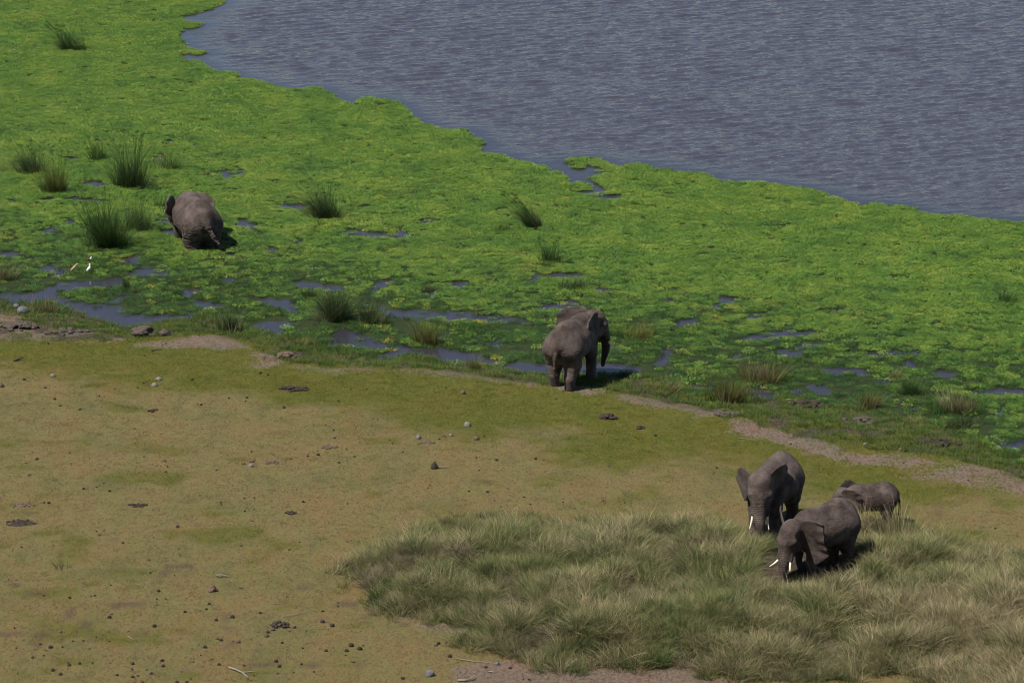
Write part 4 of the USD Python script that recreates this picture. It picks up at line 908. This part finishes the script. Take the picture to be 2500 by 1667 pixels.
TUSS = [
 ("lone papyrus clump leaning left among the weeds, nearest the top left corner", 178, 124, 58, 55, M_reed, M_reed_dry, 150, 0.1, -0.35, 14),
 ("dark reed clump furthest left, at the edge of a small pool behind a yellower clump", 75, 422, 62, 85, M_reed_dark, M_reed_dry, 200, 0.2, -0.1, 8),
 ("yellowish reed clump in front of the dark one near the left edge", 138, 468, 80, 88, M_reed_yel, M_reed, 220, 0.5, -0.05, 8),
 ("small upright green reed clump between the two big clumps at upper left", 240, 392, 52, 45, M_reed, None, 120, 0, -0.15, 5),
 ("tall bushy papyrus clump behind and left of the wading elephant", 320, 455, 112, 105, M_reed_dark, M_reed, 320, 0.4, -0.05, 16),
 ("thin low reeds standing over a pool right of the tall papyrus clump", 412, 410, 48, 85, M_reed, M_reed_dry, 110, 0.2, 0.05, 5),
 ("big round dark green sedge clump left of the wading elephant", 250, 604, 118, 118, M_reed, M_reed_dark, 400, 0.3, -0.05, 14),
 ("smaller sedge clump just behind the big round one, by the wading elephant's left", 332, 560, 78, 62, M_reed_dark, M_reed, 200, 0.3, 0.05, 8),
 ("reed clump with fluffy heads in the middle of the weed carpet, beside two pools", 800, 532, 78, 100, M_reed_dark, M_reed_dry, 260, 0.15, -0.1, 14),
 ("wind-bent papyrus clump leaning left, nearest the lake's inlet", 1308, 554, 68, 48, M_reed_dark, M_reed_dry, 170, 0.15, -0.5, 14),
 ("pale sparse reeds just left of the wind-bent papyrus clump", 1222, 564, 38, 48, M_papyrus, None, 60, 0, -0.05, 0),
 ("slender fan of reeds in the weeds up and left of the elephant on the bank", 1337, 640, 58, 58, M_reed, M_reed_dry, 120, 0.1, 0.0, 5),
 ("low wide reeds by a pool right behind the elephant on the bank", 1395, 706, 42, 80, M_reed_dark, M_reed, 140, 0.4, 0.0, 0),
 ("largest dark tussock between the pools near the bank, in the centre left", 822, 781, 82, 105, M_reed_dark, M_reed_dry, 360, 0.15, 0.0, 0),
 ("tussock touching the right of the largest dark one near the bank", 907, 788, 58, 68, M_reed_dark, M_reed_dry, 180, 0.2, 0.1, 0),
 ("small reeds behind the left of the largest dark tussock", 757, 727, 40, 42, M_reed_dark, M_reed, 90, 0.3, 0.0, 0),
 ("pale green fan-shaped tussock alone between two pools, left of the elephant on the bank", 1044, 839, 62, 58, M_reed_yel, M_reed_dry, 170, 0.3, 0.0, 0),
 ("dark spiky tussock on the bank above the bare earth patch", 558, 808, 66, 52, M_reed_dark, M_reed_dry, 170, 0.15, 0.0, 0),
 ("brown and green tussock beside the grey rock at the left edge", 118, 768, 48, 72, M_reed_dry, M_reed, 190, 0.45, 0.0, 0),
 ("tiny dark spike of reeds in the channel right of the white egret", 311, 704, 38, 18, M_reed_dark, None, 40, 0, 0.0, 0),
 ("brownish tussock cut by the left edge of the picture", 4, 682, 52, 46, M_reed_dry, M_reed, 140, 0.5, 0.0, 0),
 ("olive tussock in the weeds just right of the elephant on the bank", 1550, 823, 48, 70, M_reed_yel, M_reed, 180, 0.45, 0.05, 0),
 ("tall yellow-green tussock on the right-hand bank beside dark water", 1776, 985, 84, 76, M_reed_yel, M_reed_dry, 260, 0.3, 0.0, 0),
 ("bushy straw-topped tussock behind the tall yellow-green one", 1862, 930, 66, 85, M_reed_dry, M_reed_yel, 240, 0.5, 0.0, 0),
 ("small straw tuft on the bank right of the standing elephant's shadow", 1632, 956, 38, 48, M_reed_dry, M_reed_yel, 110, 0.4, 0.0, 0),
 ("straw-green tussock among mud clods on the right bank, below a darker green one", 2116, 994, 50, 62, M_reed_yel, M_reed_dry, 150, 0.45, 0.0, 0),
 ("dark green upright tussock by shallow water on the right", 2223, 960, 50, 52, M_reed, M_reed_dark, 140, 0.4, 0.0, 0),
 ("wide brownish tussock near the right edge of the picture", 2345, 1008, 66, 112, M_reed_dry, M_reed, 300, 0.5, 0.0, 0),
 ("low ragged grass tuft on the muddy bank left of two others, lower right", 2231, 1038, 30, 62, M_reed_yel, M_reed_dry, 110, 0.4, 0.0, 0),
 ("low spreading grass tuft at the mud's edge under the wide brownish tussock", 2330, 1046, 40, 82, M_reed, M_reed_dry, 150, 0.35, 0.0, 0),
 ("small brown tuft in the weeds behind the right-hand tussocks", 2184, 920, 24, 32, M_reed_dry, None, 50, 0, 0.0, 0),
 ("upright yellow grass tuft on the bank left of the standing elephant's feet", 1164, 906, 44, 34, M_reed_yel, M_reed_dry, 100, 0.4, 0.0, 0),
 ("small yellow-green tuft on the bank beside the brown puddle", 742, 842, 26, 42, M_reed_yel, M_reed_dry, 80, 0.3, 0.0, 0),
 ("thin pale reeds between the round sedge clump and the wading elephant", 388, 506, 30, 30, M_reed, None, 45, 0, 0.0, 0),
 ("slim tuft standing in the pool left of the pale fan-shaped tussock", 1052, 722, 26, 30, M_reed_dark, None, 40, 0, 0.0, 0),
 ("faint reed tuft in the weeds near the right edge", 2455, 738, 34, 60, M_reed, M_reed_dark, 90, 0.3, 0.0, 0),
]
for i, (lb, px, py, hp, wp, ma, mb, nn_, sh, ln, hd) in enumerate(TUSS):
    tussock(lb, px, py, hp, wp, ma, mb, int(nn_ * 2.5), sh, ln, hd, seed=i)
tussock("small wilted grey-green herb alone on the lawn at lower left", 156, 1388, 34, 52, M_reed_yel, M_reed_dry, 40, 0.5, 0.0, 0, seed=60, name="lawn_herb", cat="herb")
tussock("bright green tuft at the bottom edge of the tall grass", 1612, 1626, 58, 56, M_papyrus, M_tall, 240, 0.3, 0.0, 0, seed=61, name="grass_tuft", cat="grass tuft")
tussock("dark green tuft at the far left tip of the tall grass", 920, 1466, 56, 48, M_reed, M_tall, 200, 0.3, -0.1, 0, seed=62, name="grass_tuft", cat="grass tuft")
for i, (px, py, hh, ww) in enumerate([(2098, 1316, 92, 56), (2125, 1316, 98, 60), (2160, 1318, 88, 50), (2195, 1312, 96, 44)]):
    lb = ["long pale grass plume leaning left between the feeding elephant and the young one", "long pale grass in front of the young elephant's belly", "dry bent stalks in front of the young elephant's hind leg", "tall straw grass at the young elephant's tail"][i]
    tussock(lb, px, py, hh * 1.0, ww * 1.2, M_straw, M_tall, 300, 0.4, [-0.3, -0.28, -0.22, -0.1][i], 0, seed=70 + i, name="grass_plume", cat="grass plume")

# ------------------------------------------------------------------ stones, dung, clods, sticks
def lump(seed, rx, ry, rz, rough=0.25, sub=2, peak=0.0):
    m = trimesh.creation.icosphere(sub, 1.0)
    v = np.array(m.vertices)
    d = 1 + rough * 2 * (meshkit.fbm(v * 1.7 + seed * 3.1, 3, seed) - 0.5)
    v = v * d[:, None]
    if peak:
        v[:, :2] *= (1 - peak * smooth01(v[:, 2], -0.2, 1.1))[:, None]
    v[:, 2] = np.maximum(v[:, 2], -0.45)
    return v * (rx, ry, rz) + (0, 0, 0.40 * rz), np.array(m.faces)

def rock(name, label, cat, px, py, wpx, hpx, mat, seed, group=None, rough=0.25, peak=0.0, sub=2):
    """a single lump wpx wide and hpx high in the photograph, standing on the ground"""
    g = on_ground(np.array(float(px)), np.array(float(py + hpx * 0.3)))
    k = scale_at(g)
    w = wpx / k / 2
    v, f = lump(seed, w, w * 0.85, max(hpx / k / 1.55, 0.03), rough, sub, peak)
    p = obj(name, (v + g - (0, 0, 0.01), f), mat, smooth=35)
    return tag(p, label, cat, group)

STONES = [
 ("pale oval stone alone on the green lawn at upper left", 129, 916, 13, 9, M_stone), ("rounded pale stone, the upper of a pair on the left lawn", 388, 925, 16, 10, M_stone), ("flat pale stone, the lower of a pair on the left lawn", 377, 939, 16, 10, M_stone),
 ("whitish pitted stone right of centre on the lawn", 1141, 1036, 17, 13, M_stone), ("smooth pale egg-shaped stone in the middle of the lawn", 1021, 1067, 12, 12, M_stone), ("small brown stone, left of a pair in mid lawn", 1082, 1063, 10, 6, M_brown),
 ("small grey stone, right of a pair in mid lawn", 1101, 1062, 10, 8, M_stone), ("flat greyish-brown lump right of the mid-lawn stones", 1162, 1070, 17, 10, M_brown), ("pale stone, front one of the small cluster on the left of the lawn", 613, 1136, 14, 9, M_stone),
 ("brownish stone at the back of the small cluster on the left of the lawn", 614, 1125, 13, 8, M_brown), ("small brown stone at the left of the small cluster on the lawn", 594, 1131, 11, 8, M_brown), ("tan ball-shaped clod on the green strip below the bank", 1130, 958, 13, 11, M_brown),
 ("grey rock with a dark side at the water's edge, far left", 57, 757, 30, 18, M_grey), ("small dark rock touching the grey rock at far left", 40, 748, 18, 12, M_grey), ("charcoal rounded rock at the bottom edge of the lawn", 1050, 1643, 22, 18, M_grey),
 ("grey-white stone beside the thin stick under the tall grass", 1214, 1619, 12, 9, M_grey), ("small white stone on the lawn near the left pair", 1488, 1220, 5, 4, M_stone), ("pale pebble on the right bank beside mud clods", 2112, 1084, 11, 8, M_stone),
 ("small pale pebble right of the other on the right bank", 2198, 1096, 8, 6, M_stone),
]
for i, (lb, px, py, w, h, mt) in enumerate(STONES):
    rock("stone", lb, "stone", px, py, w, h, mt, 40 + i)
rock("earth_lump", "dark pointed lump of earth standing on the lawn, stick at its foot", "earth lump", 1061, 1137, 19, 21, M_dung, 71, peak=0.55, rough=0.3)
rock("earth_lump", "reddish-brown pitted clod on the lower left lawn, a stick above it", "earth lump", 519, 1437, 24, 18, M_brown, 72, peak=0.4, rough=0.5, sub=3)
rock("earth_lump", "brown conical clod cut by the left edge of the lawn", "earth lump", 3, 940, 16, 13, M_brown, 73, peak=0.4, rough=0.35)
rock("earth_lump", "big square-edged earth clump at the water's edge on the left bank", "earth lump", 348, 810, 56, 22, M_mudclod, 74, rough=0.7, sub=3)
rock("earth_lump", "dark earth clump just right of the big square-edged one", "earth lump", 402, 813, 24, 15, M_mudclod, 75, rough=0.5)

def pile(name, label, cat, px, py, wpx, hpx, count, size, mat, seed, group=None):
    g = on_ground(np.array(float(px)), np.array(float(py)))
    k = scale_at(g)
    r = np.random.default_rng(seed)
    bx = wpx / k / 2
    parts = []
    ring = np.linspace(0, 6.283, 25)[:-1]
    prof = [(1.0, -0.02), (0.8, 0.012), (0.4, 0.02), (0.0, 0.03)]
    bv = np.array([(math.cos(a) * bx * q * (0.85 + 0.3 * math.sin(3 * a + seed)), math.sin(a) * bx * 0.6 * q, 0.0) for q, _ in prof for a in ring])
    bv[:, 2] = ground_z(g[0] + bv[:, 0], g[1] + bv[:, 1]) - g[2] + np.repeat([zz for _, zz in prof], 24)
    bf = [(24 * m + i, 24 * m + (i + 1) % 24, 24 * (m + 1) + (i + 1) % 24) for m in range(3) for i in range(24)] + [(24 * m + i, 24 * (m + 1) + (i + 1) % 24, 24 * (m + 1) + i) for m in range(3) for i in range(24)]
    parts.append((bv, np.array(bf)))
    for i in range(count):
        a, q = r.random() * 6.28, r.random() ** 0.7
        xx, yy = math.cos(a) * q * wpx / k / 2, math.sin(a) * q * wpx / k / 2 * 0.6
        s_ = size / k / 2 * (0.6 + 0.8 * r.random())
        v, f = lump(seed * 50 + i, s_ * (0.8 + 0.6 * r.random()), s_, s_ * 0.65, 0.6, 1)
        parts.append((v + (xx, yy, float(ground_z(g[0] + xx, g[1] + yy)) - g[2] + max(0, (1 - q)) * hpx / k * 0.6), f))
    v, f = join(parts)
    return tag(obj(name, (v + g, f), mat, smooth=35), label, cat, group)

pile("dung_heap", "dark heap of elephant dung on the green lawn right of centre", "dung heap", 1485, 1021, 36, 16, 34, 11, M_dung, 3)
pile("dung_heap", "flat dark strip of trampled dung on the lawn below the left bank", "dung heap", 720, 950, 72, 7, 34, 9, M_dung, 4)
pile("dung_heap", "crumbled dark dung cluster on the left lawn, right of a brown scatter", "dung heap", 337, 1234, 46, 6, 30, 6, M_dung, 5)
pile("dung_heap", "broken brown dung cluster left of the tall grass", "dung heap", 708, 1253, 24, 8, 22, 7, M_dung, 6)
pile("dung_heap", "thin scatter of crumbled dung near the left edge, upper one of two", "dung heap", 55, 1233, 62, 4, 24, 5, M_brown, 7)
pile("dung_heap", "thin scatter of crumbled dung near the left edge, lower one of two", "dung heap", 50, 1277, 88, 4, 30, 5, M_dung, 8)
pile("dung_heap", "narrow line of dung crumbs in mid lawn, left of the pale stones", "dung heap", 803, 1092, 40, 4, 20, 6, M_brown, 9)
pile("dung_heap", "grey crumbly dung streak under the egg-shaped stone", "dung heap", 1040, 1082, 44, 4, 22, 6, M_brown, 10)
pile("dung_heap", "dung crumbs trailing right of the small stone cluster", "dung heap", 660, 1130, 44, 4, 18, 6, M_brown, 11)
pile("dung_heap", "small dark heap on the lawn right of the big dung heap", "dung heap", 1563, 1046, 14, 9, 9, 8, M_dung, 12)
pile("dung_heap", "dark dung lumps strung along a hoof-worn dip at the lower middle of the lawn", "dung heap", 678, 1527, 56, 8, 12, 11, M_dung, 13)
pile("mud_heap", "heap of dry pale mud clods on the far left bank", "mud heap", 48, 800, 95, 20, 70, 12, M_mudclod, 14)
pile("mud_heap", "dark churned mud clods under the left-hand tussocks of the right bank", "mud heap", 1970, 986, 80, 10, 26, 14, M_dung, 15)
pile("mud_heap", "churned mud clods on the right bank below the straw-green tussock", "mud heap", 2095, 1030, 80, 10, 26, 12, M_mudclod, 16)
pile("mud_heap", "long ridge of dark mud clods at the edge of the right-hand marsh", "mud heap", 2290, 1084, 120, 10, 34, 13, M_dung, 17)
pile("mud_heap", "dry mud clods beside the bare path right of the standing elephant", "mud heap", 1772, 1014, 56, 8, 20, 11, M_mudclod, 18)
pile("mud_heap", "small dark mud mound left of the other clods on the right bank", "mud heap", 1936, 1010, 22, 8, 8, 12, M_dung, 19)
pile("mud_heap", "scattered mud crumbs between the heap and the square-edged clump, left bank", "mud heap", 170, 812, 130, 8, 34, 10, M_mudclod, 20)
pile("mud_heap", "brown mud clod at the end of the bare earth patch, left bank", "mud heap", 700, 870, 56, 10, 20, 12, M_brown, 21)

BALLS2 = [(617, 121), (635, 142), (785, 193), (1133, 89), (1846, 238), (2217, 185), (948, 302), (960, 385), (1012, 500), (1830, 538), (1180, 632), (1335, 582), (1317, 616), (1482, 665), (1380, 685), (698, 667), (386, 762), (1700, 785),
          (1710, 762), (1780, 722), (1880, 732), (1845, 755), (2058, 695), (2240, 846), (2080, 880), (2210, 880), (2315, 848), (1385, 803), (1410, 812), (1308, 857), (1520, 825), (1800, 830), (208, 924), (507, 962), (442, 972), (337, 1004),
          (387, 1030), (322, 858), (848, 962), (842, 1001), (748, 1036), (847, 1047), (965, 1026), (1034, 943), (1040, 978), (1230, 950), (1397, 968), (1557, 975), (1762, 947), (1782, 980), (1770, 1025), (985, 723), (850, 1083), (910, 1083),
          (1130, 1080), (1190, 1080), (2250, 950), (1740, 745), (1660, 640), (2120, 720)]
BALLS1 = [(370, 480), (408, 525), (165, 348), (186, 360), (305, 402), (197, 992), (250, 885), (1650, 1148), (1718, 1147), (2048, 1172), (298, 1178), (330, 1180), (740, 1100), (565, 1085), (1547, 474), (1668, 470), (2288, 495), (1920, 537),
          (2260, 743), (2255, 690), (2080, 865), (1300, 348), (1760, 303), (1812, 316), (123, 217), (1360, 518), (1030, 565), (1700, 835), (2150, 855), (2290, 908), (540, 552)]
MORE = [(1213, 1122), (1327, 1122), (1308, 1119), (1486, 1137), (1357, 973), (1295, 1230), (1240, 1192), (1750, 1141), (1600, 1062), (1190, 1200), (1245, 1629), (1186, 1627), (1063, 1573), (878, 1582), (858, 1573), (1070, 1569), (983, 1654), (1098, 1600)]
MARKS = [(388, 931, "pair of pale stones on the left lawn"), (129, 916, "lone pale oval stone at upper left"), (372, 1004, "dark driftwood on the left lawn"), (720, 950, "flat strip of trampled dung"), (1141, 1036, "whitish pitted stone"),
         (1021, 1067, "egg-shaped pale stone"), (613, 1130, "small cluster of stones on the left"), (1061, 1137, "dark pointed earth lump"), (519, 1437, "pitted reddish clod"), (590, 1643, "slanting bleached branch"), (1050, 1643, "charcoal rounded rock"),
         (337, 1234, "crumbled dark dung cluster"), (708, 1253, "broken dung cluster by the tall grass"), (55, 1255, "dung scatters at the left edge"), (1485, 1021, "big dark dung heap"), (156, 1388, "wilted herb"), (319, 1559, "whitish twig on the lower lawn"),
         (678, 1527, "string of dung lumps in the dip"), (725, 1502, "long thin twig on the lower lawn"), (870, 1420, "left tip of the tall grass"), (1300, 1270, "back edge of the tall grass"), (803, 1092, "line of dung crumbs in mid lawn"), (45, 880, "dark stick at far left")]
said = {}
def ball_label(px, py):
    d = [math.hypot(px - a, 1.6 * (py - b)) for a, b, _ in MARKS]
    k = int(np.argmin(d))
    a, b, nm = MARKS[k]
    way = ("right of" if px > a else "left of") if abs(px - a) > 1.6 * abs(py - b) else ("below" if py > b else "above")
    n_ = said[(way, k)] = said.get((way, k), 0) + 1
    return f"dry dung ball, {['nearest', 'second nearest', 'third nearest', 'fourth nearest', 'fifth nearest', 'sixth nearest', 'seventh nearest', 'eighth nearest', 'ninth nearest', 'tenth nearest', 'eleventh nearest', 'twelfth nearest'][min(n_, 12) - 1]} {way} the {nm}"

r = np.random.default_rng(9)
def nearness(p):
    return min(math.hypot(p[0] - a, 1.6 * (p[1] - b)) for a, b, _ in MARKS)
for i, (px, py) in enumerate(sorted([(a / 2.613, 1250 + b / 2.613) for a, b in BALLS2] + [(a / 2.767, 800 + b / 2.767) for a, b in BALLS1] + MORE, key=nearness)):
    sz_ = (6.5 + 4.5 * r.random()) * (1.15 if py > 1500 else 0.8)
    rock("dung_ball", ball_label(px, py), "dung ball", px, py, sz_ * 0.98, sz_ * 0.8, M_dung if r.random() < 0.8 else M_brown, 100 + i, group="dung balls scattered over the lawn", rough=0.3)

def stick(name, label, cat, pts, rad, mat, fork=None, zoff=0.03, group=None):
    p = np.array([on_ground(np.array(float(a)), np.array(float(b)))+ np.array([0, 0, c]) for a, b, c in [(q + (0,))[:3] for q in pts]])
    p[:, 2] += zoff
    m = [tube(p, np.linspace(rad, rad * 0.5, len(p)), 6)]
    if fork is not None:
        f = np.array([on_ground(np.array(float(a)), np.array(float(b))) + np.array([0, 0, c]) for a, b, c in [(q + (0,))[:3] for q in fork]])
        f[:, 2] += zoff
        m.append(tube(f, np.linspace(rad * 0.7, rad * 0.35, len(f)), 5))
    return tag(obj(name, join(m), mat, smooth=40), label, cat, group)

stick("branch", "bleached branch lying slantwise at the bottom of the lawn", "branch", [(559, 1631), (575, 1638, 0.03), (592, 1645, 0.02), (605, 1655)], 0.032, M_stick, [(588, 1643), (604, 1642), (622, 1640)])
stick("branch", "short bleached forked stick above the pitted reddish clod", "branch", [(528, 1408, 0.02), (540, 1408, 0.04), (560, 1409)], 0.028, M_stick, [(540, 1408), (533, 1411)])
stick("branch", "pale bent branch at the bottom edge, left of the bare patch", "branch", [(1118, 1662), (1135, 1664, 0.02), (1150, 1661, 0.03), (1160, 1655, 0.06)], 0.034, M_stick)
stick("branch", "small curved bone-white stick on the bare patch at the bottom", "branch", [(1192, 1641), (1203, 1643, 0.02), (1216, 1639, 0.03)], 0.02, M_stick)
stick("branch", "thin straw-coloured stick below the front edge of the tall grass", "branch", [(1113, 1609), (1150, 1615), (1210, 1621)], 0.014, M_stick)
stick("branch", "pale short stick at the foot of the dark pointed lump", "branch", [(1070, 1142), (1085, 1143, 0.02), (1099, 1142)], 0.026, M_stick)
stick("branch", "dark stick lying near the left end of the lawn's green strip", "branch", [(34, 883), (45, 880, 0.03), (56, 877, 0.05)], 0.04, M_darkstick)
stick("branch", "short dark stick under the bare earth patch", "branch", [(370, 858), (383, 856, 0.02), (397, 854)], 0.025, M_darkstick)
stick("branch", "dark flat driftwood piece on the left lawn below the stone pair", "branch", [(360, 1005), (372, 1004, 0.03), (386, 1001)], 0.04, M_darkstick)
stick("branch", "long thin dry twig on the lower lawn left of the tall grass", "branch", [(690, 1507), (725, 1502, 0.02), (765, 1490, 0.02)], 0.012, M_stick)
stick("branch", "faint straw lying on the green lawn above the facing elephant", "branch", [(1804, 1071), (1825, 1073), (1847, 1077)], 0.012, M_stick)
stick("branch", "short pale twig on the lower left lawn", "branch", [(82, 1340), (90, 1340)], 0.018, M_stick)
stick("branch", "whitish twig on the lower lawn, left of centre", "branch", [(312, 1555), (319, 1559), (326, 1563)], 0.018, M_stick)
# upright dead stalks
g_ = lambda pts: pts
stick("dry_stalk", "bent bleached stalk sticking up above the middle of the tall grass", "dry stalk", [(1545, 1262, 0.1), (1538, 1262, 0.55), (1520, 1262, 0.82), (1500, 1262, 1.02)], 0.011, M_stick, [(1529, 1262, 0.68), (1540, 1262, 0.78), (1547, 1262, 0.95)])
stick("dry_stalk", "pale stalk slanting across the legs of the feeding elephant", "dry stalk", [(1986, 1418, 0.05), (1972, 1418, 0.5), (1956, 1420, 0.95)], 0.012, M_stick)
stick("dry_stalk", "pale stalk standing in the tall grass left of the feeding elephant's trunk", "dry stalk", [(1806, 1500, 0.0), (1809, 1500, 0.4), (1813, 1500, 0.75)], 0.01, M_stick)

# crumbs and litter
M_litter = leafy("litter_look", [(0.25, (0.025, 0.018, 0.013)), (0.5, (0.065, 0.042, 0.028)), (0.75, (0.13, 0.095, 0.065))], 2.0, 0.0, 0.95, 0.1, 0.7)
x, y = rng.uniform(-22, 22, 9000), rng.uniform(77, 122, 9000)
keep = in_view(x, y) & (look_up(dl, x, y) > 1.0) & (look_up(dthick, x, y) < 0.1)
x, y = x[keep], y[keep]
keep = rng.random(len(x)) < np.clip(0.12 + 2.2 * (fb(x, y, 1.6, 71, 4) - 0.5) + 0.3 * smooth01(y, 95, 80), 0.03, 1)
x, y = x[keep], y[keep]
n = len(x)
protos = [lump(900 + k, 0.032, 0.024, 0.02, 0.5, 1) for k in range(3)] + [blades(4, 0.12, 3.0, 910, 0.008, curve=0.3, radius=0.03)]
scatter("lawn_litter", protos, [42] * 3 + [5], [M_litter] * 4, np.stack([x, y, ground_z(x, y) + 0.004], 1), rng.integers(0, 4, n), rng.uniform(0, 6.28, n), rng.uniform(0.5, 1.25, n) ** 1.5,
        label="fine crumbs of soil, dung and dead leaves littering the lawn", cat="litter", kind="stuff")
print("litter", n)

# a mouthful of grass
e3 = UsdGeom.Xformable(stage.GetPrimAtPath("/World/elephant_002")).ComputeLocalToWorldTransform(Usd.TimeCode.Default())
mv, mf = blades(80, 0.55, 0.42, 777, 0.014, lean=(-0.1, 0.15), curve=0.6, segs=3, radius=0.07)
mv[:, 2] *= -1
mp = np.array([e3.Transform(Gf.Vec3d(*map(float, p))) for p in (mv + MOUTH[3])])
tag(obj("grass_bunch", (mp, mf[:, ::-1]), M_papyrus, attrs={"tone": tones(len(mp), 7)}), "bunch of green grass hanging from the mouth of the elephant facing the viewer", "grass bunch")

# ------------------------------------------------------------------ birds
def bird_body(chain, flat=1.0, h=0.012):
    lo = np.min([np.array(p) - rr for p, rr in chain], 0) - 0.06
    hi = np.max([np.array(p) + rr for p, rr in chain], 0) + 0.06
    F = Field(lo, hi, h)
    for (a, ra), (b, rb) in zip(chain[:-1], chain[1:]):
        F.cone(a, ra, b, rb, 0.03)
    v, f = F.surface()
    m = trimesh.Trimesh(v, f, process=False)
    trimesh.smoothing.filter_taubin(m, 0.5, 0.53, 4)
    return np.array(m.vertices), np.array(m.faces)

def legs_and_bill(t, bill, legs, bill_mat=M_bill):
    obj("bill", tube(np.array(bill), np.linspace(0.014, 0.003, len(bill)), 6), bill_mat, t, smooth=True)
    for lg in legs:
        obj("leg", tube(np.array(lg), 0.009, 5), M_leg, t, smooth=True)

g = on_ground(np.array(218.0), np.array(667.0))
g[2] = max(g[2], 0.0)
t = thing("egret", "white egret standing upright on the weeds beside the channel", "egret", g, 0, scale=0.67)
obj("body", bird_body([((-0.17, 0, 0.13), 0.012), ((-0.10, 0, 0.20), 0.05), ((0.0, 0, 0.30), 0.082), ((0.035, 0, 0.37), 0.06), ((0.05, 0, 0.44), 0.034), ((0.025, 0, 0.50), 0.028), ((0.04, 0, 0.555), 0.036), ((0.075, 0, 0.55), 0.02)]), M_feather, t, smooth=True)
legs_and_bill(t, [(0.08, 0, 0.55), (0.13, 0, 0.535), (0.165, 0, 0.52)], [[(0.0, s * 0.03, 0.24), (0.0, s * 0.035, 0.12), (0.015, s * 0.035, 0.0)] for s in (1, -1)])
g = on_ground(np.array(182.0), np.array(663.0))
g[2] = max(g[2], 0.0)
t = thing("heron", "buff-coloured heron leaning forward in the weeds left of the egret", "heron", g, 0, scale=0.85)
obj("body", bird_body([((-0.19, 0, 0.02), 0.014), ((-0.12, 0, 0.10), 0.045), ((0.0, 0, 0.20), 0.065), ((0.07, 0, 0.29), 0.042), ((0.11, 0, 0.345), 0.032), ((0.14, 0, 0.36), 0.02)]), M_buff, t, smooth=True)
legs_and_bill(t, [(0.14, 0, 0.36), (0.19, 0, 0.385), (0.23, 0, 0.40)], [[(0.0, s * 0.025, 0.15), (0.01, s * 0.03, 0.0)] for s in (1, -1)])
g = on_ground(np.array(217.0), np.array(640.0))
g[2] = max(g[2], 0.0)
t = thing("jacana", "small chestnut wading bird with white neck just behind the egret", "wading bird", g, 0, scale=0.85)
obj("body", bird_body([((-0.14, 0, 0.10), 0.02), ((-0.06, 0, 0.12), 0.062), ((0.03, 0, 0.135), 0.055)]), M_chest, t, smooth=True)
obj("neck", bird_body([((0.06, 0, 0.15), 0.034), ((0.10, 0, 0.21), 0.024), ((0.12, 0, 0.235), 0.028)]), M_feather, t, smooth=True)
legs_and_bill(t, [(0.13, 0, 0.235), (0.17, 0, 0.23)], [[(0.0, s * 0.02, 0.09), (0.0, s * 0.03, 0.0)] for s in (1, -1)], M_grey)
